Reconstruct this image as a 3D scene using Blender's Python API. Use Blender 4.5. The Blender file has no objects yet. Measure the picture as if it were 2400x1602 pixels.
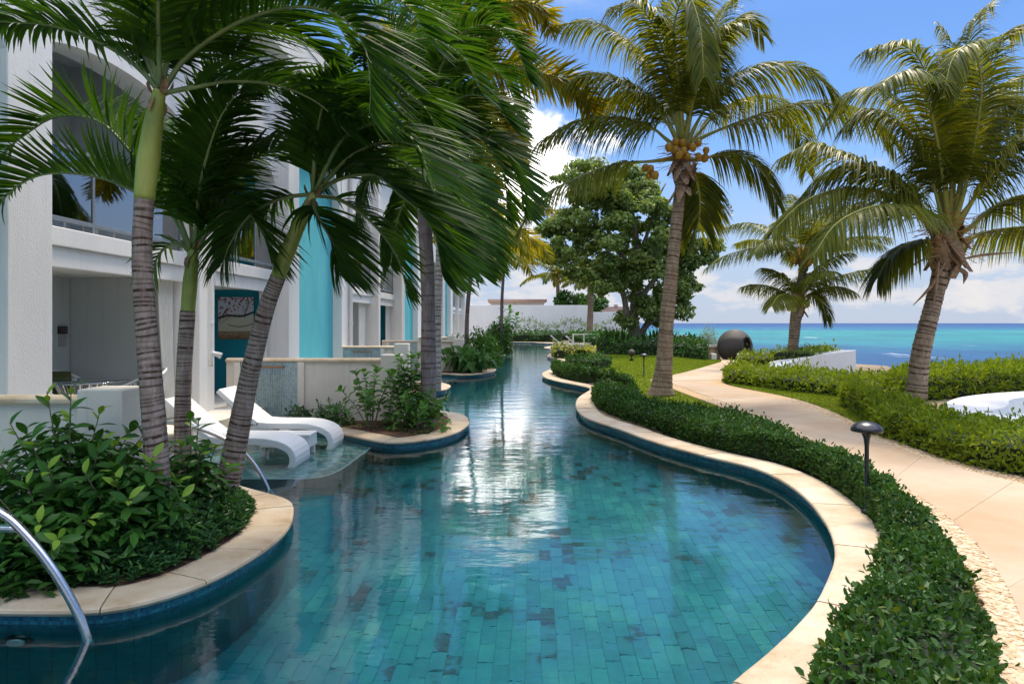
import bpy, math, random
import numpy as np
from mathutils import Vector, Matrix
from mathutils.geometry import tessellate_polygon

random.seed(7)
rng = np.random.default_rng(7)
sc = bpy.context.scene
col = sc.collection

# ------------------------------------------------------------------ camera
CZ, FPX, CX, HY = 1.9, 1600.0, 1200.0, 757.0      # eye height and focal length in photo pixels
cam_d = bpy.data.cameras.new('camera')
cam_d.sensor_width = 36.0
cam_d.lens = 24.0
cam_d.shift_y = -44.0 / 2400.0
cam_d.clip_start = 0.05
cam_d.clip_end = 40000
cam = bpy.data.objects.new('camera', cam_d)
cam.location = (0, 0, CZ)
cam.rotation_euler = (math.radians(90), 0, 0)
col.objects.link(cam)
sc.camera = cam

# ------------------------------------------------------------------ sky and sun
SUN_EL, SUN_AZ = math.radians(60), math.radians(24)      # azimuth from +Y towards +X
EXPOSURE = 0.68
world = bpy.data.worlds.new('World')
sc.world = world
world.use_nodes = True
wn, wl = world.node_tree.nodes, world.node_tree.links
wn.clear()
def N(t, **kw):
    n = wn.new(t)
    for k, v in kw.items(): setattr(n, k, v)
    return n
def wmath(op, a, b=None, c=None, clamp=False):
    n = wn.new('ShaderNodeMath'); n.operation = op; n.use_clamp = clamp
    for i, s in enumerate((a, b, c)):
        if s is None: continue
        if isinstance(s, (int, float)): n.inputs[i].default_value = s
        else: wl.new(s, n.inputs[i])
    return n.outputs[0]
def wramp(v, a, b):
    n = wn.new('ShaderNodeMapRange'); n.interpolation_type = 'SMOOTHSTEP'
    wl.new(v, n.inputs[0]); n.inputs[1].default_value = a; n.inputs[2].default_value = b
    return n.outputs[0]
sky = N('ShaderNodeTexSky', sky_type='NISHITA', sun_disc=False)
sky.sun_elevation = SUN_EL
sky.sun_rotation = SUN_AZ
sky.air_density = 1.0; sky.dust_density = 0.2; sky.ozone_density = 5.0
tc = N('ShaderNodeTexCoord')
sep = N('ShaderNodeSeparateXYZ'); wl.new(tc.outputs['Generated'], sep.inputs[0])
dx, dy, dz = sep.outputs
el = wmath('ARCSINE', dz)
az = wmath('ARCTAN2', dx, dy)
# cumulus bank standing on the sea horizon
cb = N('ShaderNodeCombineXYZ')
wl.new(wmath('MULTIPLY', az, 7.0), cb.inputs[0]); wl.new(wmath('MULTIPLY', el, 17.0), cb.inputs[1])
n1 = N('ShaderNodeTexNoise'); n1.inputs['Scale'].default_value = 1.25; n1.inputs['Detail'].default_value = 9; n1.inputs['Roughness'].default_value = 0.6
wl.new(cb.outputs[0], n1.inputs['Vector'])
fall = wmath('MULTIPLY', wramp(el, 0.125, 0.035), wramp(el, 0.0, 0.03))
bank = wramp(wmath('ADD', n1.outputs['Fac'], wmath('MULTIPLY', fall, 0.15)), 0.575, 0.68)
bank = wmath('MULTIPLY', bank, wramp(el, 0.14, 0.06))
# looser clouds higher up
pl = N('ShaderNodeCombineXYZ')
den = wmath('ADD', wmath('MAXIMUM', dz, 0.0), 0.12)
wl.new(wmath('DIVIDE', dx, den), pl.inputs[0]); wl.new(wmath('DIVIDE', dy, den), pl.inputs[1])
n2 = N('ShaderNodeTexNoise'); n2.inputs['Scale'].default_value = 0.9; n2.inputs['Detail'].default_value = 8; n2.inputs['Roughness'].default_value = 0.58
wl.new(pl.outputs[0], n2.inputs['Vector'])
# the large white cloud that stands over the end of the pool
ca = wmath('DIVIDE', wmath('SUBTRACT', az, 0.0), 0.15)
ce = wmath('DIVIDE', wmath('SUBTRACT', el, 0.225), 0.115)
dist = wmath('SQRT', wmath('ADD', wmath('MULTIPLY', ca, ca), wmath('MULTIPLY', ce, ce)))
cb2 = N('ShaderNodeCombineXYZ')
wl.new(wmath('MULTIPLY', az, 8.0), cb2.inputs[0]); wl.new(wmath('MULTIPLY', el, 11.0), cb2.inputs[1])
n3 = N('ShaderNodeTexNoise'); n3.inputs['Scale'].default_value = 1.1; n3.inputs['Detail'].default_value = 8; n3.inputs['Roughness'].default_value = 0.6
wl.new(cb2.outputs[0], n3.inputs['Vector'])
big = wramp(wmath('ADD', wmath('SUBTRACT', 1.0, dist), wmath('MULTIPLY', wmath('SUBTRACT', n3.outputs['Fac'], 0.5), 2.2)), 0.0, 0.55)
loose = wmath('MULTIPLY', wramp(wmath('ADD', n2.outputs['Fac'], wmath('MULTIPLY', wramp(el, 0.36, 0.85), 0.24)), 0.56, 0.76), wramp(el, 0.05, 0.2))   # thin broken cloud, thicker overhead
haze_f = wmath('MULTIPLY', wramp(el, 0.30, 0.0), 0.88)
cov = wmath('MAXIMUM', wmath('MAXIMUM', wmath('MULTIPLY', bank, 0.9), big), wmath('MULTIPLY', loose, 0.85))
CLOUD = 4.9
cc = N('ShaderNodeMixRGB'); cc.inputs[1].default_value = (CLOUD*.86, CLOUD*.88, CLOUD*.95, 1); cc.inputs[2].default_value = (CLOUD*1.05, CLOUD, CLOUD*.97, 1)
wl.new(wramp(wmath('MAXIMUM', n1.outputs['Fac'], n3.outputs['Fac']), 0.45, 0.7), cc.inputs[0])
hz = N('ShaderNodeMixRGB'); hz.inputs[2].default_value = (3.0, 3.35, 4.3, 1)
tint = N('ShaderNodeMixRGB', blend_type='MULTIPLY'); tint.inputs[0].default_value = 1; tint.inputs[2].default_value = (.56, .69, .83, 1); wl.new(sky.outputs[0], tint.inputs[1])
wl.new(haze_f, hz.inputs[0]); wl.new(tint.outputs[0], hz.inputs[1])
bc = N('ShaderNodeMixRGB'); bc.inputs[2].default_value = (24.0, 23.0, 22.0, 1); wl.new(wmath('MULTIPLY', big, 0.9), bc.inputs[0]); wl.new(cc.outputs[0], bc.inputs[1])
mx = N('ShaderNodeMixRGB'); wl.new(cov, mx.inputs[0]); wl.new(hz.outputs[0], mx.inputs[1]); wl.new(bc.outputs[0], mx.inputs[2])
bg = N('ShaderNodeBackground'); bg.inputs['Strength'].default_value = 0.11
lit = N('ShaderNodeMixRGB', blend_type='MULTIPLY'); lit.inputs[0].default_value = 1; wl.new(mx.outputs[0], lit.inputs[1])
br = wmath('ADD', 1.0, wmath('MULTIPLY', wramp(el, 0.36, 0.95), 2.7)); wl.new(br, lit.inputs[2])     # sky and thin cloud made brighter overhead, added to raise the fill light
wl.new(lit.outputs[0], bg.inputs['Color'])
wo = N('ShaderNodeOutputWorld'); wl.new(bg.outputs[0], wo.inputs['Surface'])

sun_d = bpy.data.lights.new('sun', 'SUN')
sun_d.energy = 2.6
sun_d.angle = math.radians(12.0)
sun_d.color = (1.0, 0.86, 0.66)
sun = bpy.data.objects.new('sun', sun_d)
sdir = Vector((math.sin(SUN_AZ)*math.cos(SUN_EL), math.cos(SUN_AZ)*math.cos(SUN_EL), math.sin(SUN_EL)))
sun.rotation_euler = (-sdir).to_track_quat('-Z', 'Y').to_euler()
sun.location = (-30, 20, 40)
col.objects.link(sun)

sc.view_settings.view_transform = 'Standard'
sc.view_settings.look = 'None'
sc.view_settings.exposure = EXPOSURE
sc.view_settings.gamma = 1.0
sc.view_settings.use_curve_mapping = False
sc.cycles.use_denoising = True
sc.cycles.max_bounces = 8
sc.cycles.transparent_max_bounces = 12
sc.cycles.sample_clamp_indirect = 6.0
sc.cycles.caustics_reflective = False
sc.cycles.caustics_refractive = True

# ------------------------------------------------------------------ helpers
def G(px, py, z=0.0):
    """point of the photo that lies at height z -> world"""
    y = FPX*(CZ-z)/(py-HY)
    return np.array(((px-CX)*y/FPX, y, z))
def D(px, py, y):
    """point of the photo at distance y -> world"""
    return np.array(((px-CX)*y/FPX, y, CZ-(py-HY)*y/FPX))
def unit(v):
    v = np.asarray(v, float)
    return v/np.maximum(np.linalg.norm(v, axis=-1, keepdims=True), 1e-9)
def resample(P, n=None, step=None, closed=False):
    P = np.asarray(P, float)
    if closed: P = np.vstack([P, P[:1]])
    d = np.r_[0, np.cumsum(np.linalg.norm(np.diff(P, axis=0), axis=1))]
    if n is None: n = max(2, int(round(d[-1]/step))+1)
    s = np.linspace(0, d[-1], n)
    Q = np.stack([np.interp(s, d, P[:, k]) for k in range(P.shape[1])], 1)
    return Q[:-1] if closed else Q
def smooth_open(P, it=2):
    P = np.asarray(P, float)
    for _ in range(it):
        a, b = P[:-1], P[1:]
        Q = np.empty((2*len(a), P.shape[1]))
        Q[0::2] = .75*a+.25*b; Q[1::2] = .25*a+.75*b
        P = np.vstack([P[:1], Q, P[-1:]])
    return P
def catmull(P, n=24):
    P = np.asarray(P, float)
    if len(P) == 2: return resample(P, n)
    Q = np.vstack([2*P[0]-P[1], P, 2*P[-1]-P[-2]])
    out = []
    m = len(P)-1
    for i in range(m):
        p0, p1, p2, p3 = Q[i:i+4]
        t = np.linspace(0, 1, 10, endpoint=False)[:, None]
        out.append(.5*((2*p1)+(p2-p0)*t+(2*p0-5*p1+4*p2-p3)*t**2+(3*p1-p0-3*p2+p3)*t**3))
    out.append(P[-1:])
    return resample(np.vstack(out), n)
def normals2d(P, closed=False):
    P = np.asarray(P, float)[:, :2]
    if closed: t = np.roll(P, -1, 0)-np.roll(P, 1, 0)
    else: t = np.gradient(P, axis=0)
    t = unit(t)
    return np.stack([t[:, 1], -t[:, 0]], 1)        # right-hand side of travel

class MB:
    """collects shapes; build() links them as ONE mesh object"""
    def __init__(s): s.V = []; s.F = []; s.n = 0; s.attr = []
    def add(s, V, F, attr=None):
        V = np.asarray(V, float).reshape(-1, 3)
        s.V.append(V); s.attr.append(np.zeros(len(V)) if attr is None else np.asarray(attr, float))
        for f in F:
            f = np.asarray(f, int)
            if f.ndim == 1: f = f[None]
            s.F.append(f+s.n)
        s.n += len(V)
        return s
    def box(s, x0, x1, y0, y1, z0, z1, tf=None):
        V = np.array([(x, y, z) for z in (z0, z1) for y in (y0, y1) for x in (x0, x1)], float)
        if tf is not None: V = tf(V)
        return s.add(V, [np.array([(0, 2, 3, 1), (4, 5, 7, 6), (0, 1, 5, 4), (2, 6, 7, 3), (0, 4, 6, 2), (1, 3, 7, 5)])])
    def obox(s, c, u, v, w):
        """box about c with half-axes u, v, w"""
        c, u, v, w = map(lambda a: np.asarray(a, float), (c, u, v, w))
        V = [c+i*u+j*v+k*w for k in (-1, 1) for j in (-1, 1) for i in (-1, 1)]
        return s.add(V, [np.array([(0, 2, 3, 1), (4, 5, 7, 6), (0, 1, 5, 4), (2, 6, 7, 3), (0, 4, 6, 2), (1, 3, 7, 5)])])
    def tube(s, P, r, n=8, cap=True, attr=None, tilt=None):
        P = np.asarray(P, float); m = len(P)
        r = np.broadcast_to(np.asarray(r, float), (m,))
        T = unit(np.gradient(P, axis=0))
        ref = np.array((0, 0, 1.0)) if abs(T[0, 2]) < .9 else np.array((1.0, 0, 0))
        U = np.empty((m, 3)); u = ref
        for i in range(m):
            u = u-T[i]*np.dot(u, T[i]); u = u/max(np.linalg.norm(u), 1e-9); U[i] = u
        W = np.cross(T, U)
        a = np.arange(n)*2*math.pi/n
        V = P[:, None]+r[:, None, None]*(U[:, None]*np.cos(a)[None, :, None]+W[:, None]*np.sin(a)[None, :, None])
        if tilt is not None: V = V+T[:, None]*(tilt[0][:, None]*np.cos(a[None]+tilt[1][:, None]))[..., None]
        i = np.arange(m-1)[:, None]*n; j = np.arange(n)[None]; k = (j+1) % n
        F = [np.stack([i+j, i+k, i+n+k, i+n+j], -1).reshape(-1, 4)]
        if cap: F += [np.arange(n)[::-1][None], (np.arange(n)+(m-1)*n)[None]]
        A = None if attr is None else np.repeat(np.asarray(attr, float), n)
        return s.add(V.reshape(-1, 3), F, A)
    def lathe(s, c, prof, n=16, axis=None, squash=(1, 1)):
        c = np.asarray(c, float); prof = np.asarray(prof, float); m = len(prof)
        a = np.arange(n)*2*math.pi/n
        V = np.zeros((m, n, 3))
        V[..., 0] = prof[:, :1]*np.cos(a)*squash[0]; V[..., 1] = prof[:, :1]*np.sin(a)*squash[1]; V[..., 2] = prof[:, 1:2]
        V = V.reshape(-1, 3)
        if axis is not None:
            q = Vector((0, 0, 1)).rotation_difference(Vector(axis)).to_matrix()
            V = V @ np.array(q).T
        i = np.arange(m-1)[:, None]*n; j = np.arange(n)[None]; k = (j+1) % n
        F = [np.stack([i+j, i+k, i+n+k, i+n+j], -1).reshape(-1, 4), np.arange(n)[::-1][None], (np.arange(n)+(m-1)*n)[None]]
        return s.add(V+c, F)
    def prism(s, poly, z0, z1):
        """plan polygon (n,2) from z0 to z1 (scalars or per-vertex)"""
        poly = np.asarray(poly, float); n = len(poly)
        a = np.column_stack([poly[:, 0], poly[:, 1], np.broadcast_to(z0, (n,))]); b = np.column_stack([poly[:, 0], poly[:, 1], np.broadcast_to(z1, (n,))])
        tri = np.array(tessellate_polygon([[Vector(p) for p in np.column_stack([poly, np.zeros(n)])]]))
        e0 = poly[tri[:, 1]]-poly[tri[:, 0]]; e1 = poly[tri[:, 2]]-poly[tri[:, 0]]
        fl = (e0[:, 0]*e1[:, 1]-e0[:, 1]*e1[:, 0]) < 0
        tri[fl] = tri[fl][:, ::-1]
        i = np.arange(n); k = (i+1) % n
        area = np.sum(poly[i, 0]*poly[k, 1]-poly[k, 0]*poly[i, 1])
        q = np.stack([i, k, k+n, i+n], 1)
        if area < 0: q = q[:, ::-1]
        return s.add(np.vstack([a, b]), [tri[:, ::-1], tri+n, q])
    def sheet(s, poly, z=0.0, holes=()):
        loops = [np.asarray(poly, float)[:, :2]]+[np.asarray(h, float)[:, :2] for h in holes]
        tri = np.array(tessellate_polygon([[Vector((p[0], p[1], 0)) for p in l] for l in loops]))
        P = np.vstack(loops)
        e0 = P[tri[:, 1]]-P[tri[:, 0]]; e1 = P[tri[:, 2]]-P[tri[:, 0]]
        fl = (e0[:, 0]*e1[:, 1]-e0[:, 1]*e1[:, 0]) < 0
        tri[fl] = tri[fl][:, ::-1]
        return s.add(np.column_stack([P, np.full(len(P), z)]), [tri])
    def loft(s, rows, closed=False):
        """rows (m,n,3) -> quads"""
        R = np.asarray(rows, float); m, n, _ = R.shape
        i = np.arange(m-1)[:, None]*n
        j = np.arange(n if closed else n-1)[None]; k = (j+1) % n
        return s.add(R.reshape(-1, 3), [np.stack([i+j, i+k, i+n+k, i+n+j], -1).reshape(-1, 4)])
    def leaves(s, P, d, nrm, L, W, fold=.25, bend=.15):
        """P base, d direction, nrm upper side: one folded blade each"""
        P, d = np.asarray(P, float), unit(d); n = len(P)
        sd = unit(np.cross(d, nrm)); up = np.cross(sd, d)
        L = np.broadcast_to(L, (n,))[:, None]; W = np.broadcast_to(W, (n,))[:, None]*.5
        b = P; t = P+d*L-up*L*bend
        m1, m2 = P+d*L*.36, P+d*L*.74-up*L*bend*.45
        V = np.stack([b, m1+sd*W*.92+up*W*fold, m2+sd*W*.8+up*W*fold, t, m2-sd*W*.8+up*W*fold, m1-sd*W*.92+up*W*fold], 1)
        o = np.arange(n)[:, None]*6
        return s.add(V.reshape(-1, 3), [np.vstack([o+np.array([0, 1, 2, 3]), o+np.array([0, 3, 4, 5])])])
    def discs(s, P, nrm, R, k=6):
        P = np.asarray(P, float); nrm = unit(nrm); n = len(P)
        a = unit(np.cross(nrm, rng.normal(size=(n, 3)))); b = np.cross(nrm, a)
        R = np.broadcast_to(R, (n,))[:, None]
        ang = np.arange(k)*2*math.pi/k
        V = np.stack([P+R*(a*math.cos(t)+b*math.sin(t)*.92)+nrm*R*.12*math.cos(2*t) for t in ang], 1)
        o = np.arange(n)[:, None]*k
        return s.add(V.reshape(-1, 3), [o+np.arange(k)[None]])
    def build(s, name, mat, parent=None, smooth=False, attr=None, bevel=0, kind=None):
        V = np.vstack(s.V)
        base = np.zeros(3) if parent is None else np.array(parent.get('_b', (0, 0, 0)))
        me = bpy.data.meshes.new(name)
        me.vertices.add(len(V)); me.vertices.foreach_set('co', (V-base).astype(np.float32).ravel())
        loops = np.concatenate([f.ravel() for f in s.F]); tot = np.concatenate([np.full(len(f), f.shape[1]) for f in s.F])
        me.loops.add(len(loops)); me.loops.foreach_set('vertex_index', loops.astype(np.int32))
        me.polygons.add(len(tot)); me.polygons.foreach_set('loop_start', np.r_[0, np.cumsum(tot)[:-1]].astype(np.int32))
        me.polygons.foreach_set('use_smooth', np.full(len(tot), bool(smooth)))
        me.update(calc_edges=True)
        if attr:
            a = me.attributes.new(attr, 'FLOAT', 'POINT'); a.data.foreach_set('value', np.concatenate(s.attr).astype(np.float32))
        if mat is not None: me.materials.append(mat)
        o = bpy.data.objects.new(name, me); col.objects.link(o)
        if parent is not None: o.parent = parent; o['_b'] = tuple(float(q) for q in base)
        if bevel:
            md = o.modifiers.new('bevel', 'BEVEL'); md.width = bevel; md.segments = 2; md.limit_method = 'ANGLE'
        if kind: o['kind'] = kind
        return o
def tag(o, label, cat, group=None):
    o['label'] = label; o['category'] = cat
    if group: o['group'] = group
    return o
def thing(name, label, cat, base, group=None):
    o = bpy.data.objects.new(name, None); o.empty_display_size = .2
    o.location = tuple(base); o['_b'] = tuple(float(b) for b in base); col.objects.link(o)
    return tag(o, label, cat, group)
def struct(o, label=None):
    o['kind'] = 'structure'
    if label: o['label'] = label
    return o

# ------------------------------------------------------------------ materials
class NT:
    def __init__(s, name):
        s.m = bpy.data.materials.new(name); s.m.use_nodes = True
        s.t = s.m.node_tree; s.t.nodes.clear()
        s.out = s.n('ShaderNodeOutputMaterial')
    def n(s, t, ins=None, **kw):
        nd = s.t.nodes.new(t)
        for k, v in kw.items(): setattr(nd, k, v)
        for k, v in (ins or {}).items(): s.set(nd, k, v)
        return nd
    def set(s, nd, k, v):
        i = nd.inputs[k]
        if isinstance(v, bpy.types.NodeSocket): s.t.links.new(v, i)
        else: i.default_value = (v+(1,)) if isinstance(v, tuple) and len(v) == 3 and i.type == 'RGBA' else v
    def pos(s): return s.n('ShaderNodeNewGeometry').outputs['Position']
    def map(s, vec, scale=(1, 1, 1), rot=(0, 0, 0)):
        return s.n('ShaderNodeMapping', {'Vector': vec, 'Scale': scale, 'Rotation': rot}).outputs[0]
    def noise(s, vec, scale, detail=4, rough=.55, dist=0):
        return s.n('ShaderNodeTexNoise', {'Vector': vec, 'Scale': scale, 'Detail': detail, 'Roughness': rough, 'Distortion': dist}).outputs['Fac']
    def ramp(s, f, stops, interp='LINEAR'):
        r = s.n('ShaderNodeValToRGB', {'Fac': f}); cr = r.color_ramp; cr.interpolation = interp
        while len(cr.elements) < len(stops): cr.elements.new(.5)
        for e, (p, c) in zip(cr.elements, stops): e.position = p; e.color = c+(1,) if len(c) == 3 else c
        return r.outputs[0]
    def mr(s, f, a, b, c=0.0, d=1.0): return s.n('ShaderNodeMapRange', {0: f, 1: a, 2: b, 3: c, 4: d}).outputs[0]
    def mix(s, f, a, b, mode='MIX'):
        nd = s.n('ShaderNodeMixRGB', blend_type=mode); s.set(nd, 0, f); s.set(nd, 1, a); s.set(nd, 2, b); return nd.outputs[0]
    def math(s, op, a, b=None, clamp=False):
        nd = s.n('ShaderNodeMath', operation=op, use_clamp=clamp); s.set(nd, 0, a)
        if b is not None: s.set(nd, 1, b)
        return nd.outputs[0]
    def bump(s, h, strength=.3, dist=.01): return s.n('ShaderNodeBump', {'Height': h, 'Strength': strength, 'Distance': dist}).outputs[0]
    def bsdf(s, color, rough=.6, normal=None, metal=0, spec=.5, **kw):
        b = s.n('ShaderNodeBsdfPrincipled', {'Base Color': color, 'Roughness': rough, 'Metallic': metal, 'Specular IOR Level': spec})
        if normal is not None: s.set(b, 'Normal', normal)
        for k, v in kw.items(): s.set(b, k, v)
        return b.outputs[0]
    def done(s, sh): s.t.links.new(sh, s.out.inputs[0]); return s.m
def leafmat(name, c0, c1, trans=.3, tint=(1.5, 1.35, .5), rough=.45, spec=.22, big=.35, c2=None, p2=.93):
    t = NT(name)
    r = t.n('ShaderNodeNewGeometry').outputs['Random Per Island']
    stops = [(0, c0), (.85, c1)]
    if c2: stops = [(0, c0), (p2-.06, c1), (p2, c2)]
    c = t.ramp(r, stops)
    nz = t.noise(t.pos(), 1.6, 3)
    c = t.mix(big, c, t.ramp(nz, [(.3, tuple(x*.55 for x in c0)), (.7, tuple(min(1, x*1.35) for x in c1))]))
    b = t.bsdf(c, rough, spec=spec)
    tr = t.n('ShaderNodeBsdfTranslucent', {'Color': t.mix(1.0, c, tint, 'MULTIPLY')}).outputs[0]
    m = t.n('ShaderNodeMixShader', {0: trans}); t.t.links.new(b, m.inputs[1]); t.t.links.new(tr, m.inputs[2])
    return t.done(m.outputs[0])
def plain(name, c, rough=.6, c2=None, scale=6, bump=.0, bscale=60, metal=0, spec=.5, detail=5, bdist=.004):
    t = NT(name); p = t.pos()
    cc = t.mix(t.mr(t.noise(p, scale, detail), .35, .65), c, c2) if c2 else c
    nm = t.bump(t.noise(p, bscale, 4), bump, bdist) if bump else None
    return t.done(t.bsdf(cc, rough, nm, metal, spec))

M = {}
M['dark_hedge'] = leafmat('dark_hedge_leaf', (.016, .056, .010), (.055, .135, .026), .25, rough=.42, big=.45, c2=(.17, .20, .03), p2=.98)
M['bright_hedge'] = leafmat('bright_hedge_leaf', (.085, .165, .012), (.220, .285, .022), .4, rough=.5)
M['far_hedge'] = leafmat('far_hedge_leaf', (.022, .075, .014), (.060, .150, .026), .25)
M['yellow_hedge'] = leafmat('variegated_leaf', (.16, .22, .03), (.50, .50, .11), .3)
M['silver'] = leafmat('silver_leaf', (.20, .26, .19), (.36, .42, .33), .25, tint=(1.1, 1.1, .8), rough=.6)
M['shrub'] = leafmat('broad_leaf', (.022, .085, .016), (.060, .170, .028), .3, rough=.3, big=.3)
M['young'] = leafmat('young_leaf', (.15, .33, .04), (.26, .42, .05), .35, rough=.35)
M['cover'] = leafmat('ground_cover_leaf', (.022, .080, .030), (.055, .150, .050), .22, rough=.35, c2=(.16, .30, .04), p2=.97)
M['heart'] = leafmat('heart_leaf', (.035, .12, .022), (.085, .22, .035), .3, rough=.38)
M['adonidia'] = leafmat('palm_leaflet', (.011, .042, .008), (.038, .102, .012), .36, tint=(2.3, 1.9, .4), rough=.52, spec=.10)
M['foxtail'] = leafmat('foxtail_leaflet', (.055, .110, .010), (.30, .28, .018), .45, tint=(2.0, 1.5, .3), rough=.5)
M['coconut'] = leafmat('coconut_leaflet', (.034, .076, .010), (.150, .172, .018), .46, tint=(2.3, 1.8, .35), rough=.42)
M['seagrape'] = leafmat('sea_grape_leaf', (.095, .165, .042), (.260, .345, .100), .42, rough=.5, c2=(.22, .20, .03), p2=.985)
M['grass'] = leafmat('grass_blade', (.110, .180, .012), (.220, .275, .018), .3, rough=.6, big=.25)
M['agave'] = leafmat('sword_leaf', (.03, .07, .02), (.08, .14, .03), .2)

def rachis_mat(name, a, b):
    return plain(name, a, .45, b, 3)
M['rachis_green'] = rachis_mat('frond_stalk_green', (.10, .16, .05), (.20, .26, .09))
M['rachis_yellow'] = rachis_mat('frond_stalk_yellow', (.36, .34, .07), (.26, .28, .06))
def trunk_mat(name, c0, c1, scar, nscale=9):
    t = NT(name); p = t.pos()
    a = t.n('ShaderNodeAttribute', attribute_name='ring').outputs['Fac']
    base = t.mix(t.mr(t.noise(t.map(p, (1, 1, .5)), nscale, 6, .65), .35, .68), c0, c1)
    st = t.noise(t.map(p, (14, 14, 1.6)), 3, 4)
    base = t.mix(t.math('MULTIPLY', t.mr(st, .45, .7), .55), base, tuple(x*.55 for x in c0))
    s = t.math('MULTIPLY', a, t.mr(t.noise(p, 16, 4), .25, .5), clamp=True)
    c = t.mix(s, base, scar)
    h = t.noise(t.map(p, (2, 2, 1)), 30, 5)
    return t.done(t.bsdf(c, .85, t.bump(h, .5, .012), spec=.2))
M['trunk_adonidia'] = trunk_mat('ringed_palm_trunk', (.25, .185, .150), (.42, .345, .305), (.055, .030, .018))
M['trunk_pale'] = trunk_mat('pale_palm_trunk', (.33, .30, .27), (.50, .47, .43), (.14, .10, .08))
M['trunk_royal'] = trunk_mat('smooth_palm_trunk', (.19, .155, .155), (.30, .26, .255), (.07, .05, .045))
M['trunk_coco'] = trunk_mat('coconut_trunk', (.26, .18, .115), (.43, .33, .23), (.055, .030, .015))
M['bark'] = plain('sea_grape_bark', (.16, .115, .08), .9, (.32, .27, .21), 5, .6, 22, bdist=.03)
def shaft():
    t = NT('crownshaft_green'); p = t.pos()
    c = t.ramp(t.noise(t.map(p, (2, 2, .8)), 2.2, 3), [(.3, (.20, .25, .04)), (.55, (.34, .38, .07)), (.75, (.42, .40, .14))])
    c = t.mix(t.mr(t.noise(t.map(p, (40, 40, 3)), 2, 3), .5, .75, 0, .35), c, (.16, .19, .05))
    return t.done(t.bsdf(c, .4))
M['shaft'] = shaft()
M['husk'] = plain('dry_husk', (.20, .12, .065), .9, (.36, .25, .15), 14, .5, 40, bdist=.01)
M['fibre'] = plain('flower_fibre', (.42, .13, .02), .8, (.50, .24, .05), 20)
M['orange'] = plain('orange_flower', (.80, .30, .03), .7, (.72, .40, .05), 20)
M['coconut_nut'] = plain('yellow_coconut', (.48, .24, .015), .45, (.34, .17, .015), 8, .1, 30)
M['green_nut'] = plain('green_coconut', (.24, .27, .03), .45, (.33, .30, .05), 8)
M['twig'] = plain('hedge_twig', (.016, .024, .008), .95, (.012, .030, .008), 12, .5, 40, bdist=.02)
M['stem'] = plain('plant_stem', (.12, .10, .06), .8, (.20, .16, .10), 10)
M['soil'] = plain('bed_soil', (.070, .034, .018), .95, (.15, .085, .05), 30, .8, 50, bdist=.02)
def stucco(name, c, c2, bs=.35):
    t = NT(name); p = t.pos()
    n = t.noise(t.map(p, (1, 1, .35)), 1.3, 5, .6)
    cc = t.mix(t.mr(n, .35, .7), c, c2)
    streak = t.noise(t.map(p, (5, 5, .3)), 2.0, 4)
    cc = t.mix(t.mr(streak, .56, .78, 0, .4), cc, tuple(x*.74 for x in c2))
    h = t.noise(t.map(p, (1, 1, .55)), 55, 5, .6)
    return t.done(t.bsdf(cc, .85, t.bump(h, bs, .012), spec=.25))
M['white'] = stucco('white_stucco', (.80, .79, .77), (.73, .725, .71))
M['cream'] = stucco('cream_stucco', (.74, .70, .63), (.66, .615, .54))
M['grey_wall'] = stucco('grey_blue_plaster', (.58, .635, .635), (.54, .59, .60), .1)
M['turquoise'] = stucco('turquoise_stucco', (.13, .54, .60), (.085, .45, .53), .3)
M['bright_white'] = stucco('bright_white_stucco', (.88, .87, .85), (.82, .81, .79))
M['teal'] = stucco('teal_plaster', (.012, .24, .31), (.010, .21, .28), .08)
M['pink'] = stucco('pink_stucco', (.62, .42, .34), (.54, .36, .30))
def cap():
    t = NT('travertine'); p = t.pos()
    n = t.noise(t.map(p, (1, 1, 1)), 2.2, 6, .65)
    c = t.ramp(n, [(.28, (.40, .28, .16)), (.45, (.53, .42, .29)), (.62, (.60, .51, .39)), (.8, (.64, .58, .48))])
    n2 = t.noise(t.map(p, (1, 2.6, 3)), 38, 5, .7)
    c = t.mix(t.mr(n2, .60, .72, 0, .75), c, (.30, .19, .10))
    r = t.n('ShaderNodeObjectInfo').outputs['Random']
    c = t.mix(1.0, c, t.ramp(r, [(0, (.86, .84, .80)), (1, (1.0, 1.0, 1.0))]), 'MULTIPLY')
    h = t.math('SUBTRACT', t.noise(p, 90, 4), t.mr(n2, .58, .7, 0, .9))
    return t.done(t.bsdf(c, .7, t.bump(h, .5, .006), spec=.3))
M['travertine'] = cap()
def concrete():
    t = NT('path_concrete'); p = t.pos()
    n = t.noise(p, .55, 5, .6); n2 = t.noise(t.map(p, (1, 3, 1)), 5, 6, .65)
    c = t.ramp(n, [(.3, (.40, .28, .17)), (.5, (.46, .35, .24)), (.7, (.50, .41, .31))])
    c = t.mix(t.mr(n2, .5, .75, 0, .4), c, (.44, .28, .16))
    st = t.noise(t.map(p, (.5, .8, 1)), 1.7, 6, .7); c = t.mix(t.mr(st, .56, .70, 0, .45), c, (.36, .27, .19))
    sp2 = t.noise(p, 22, 3, .5); c = t.mix(t.mr(sp2, .68, .72, 0, .5), c, (.28, .18, .10))
    r = t.n('ShaderNodeObjectInfo').outputs['Random']
    c = t.mix(1.0, c, t.ramp(r, [(0, (.90, .88, .86)), (1, (1, 1, 1))]), 'MULTIPLY')
    return t.done(t.bsdf(c, .8, t.bump(t.noise(p, 140, 4), .35, .004), spec=.25))
M['concrete'] = concrete()
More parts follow.
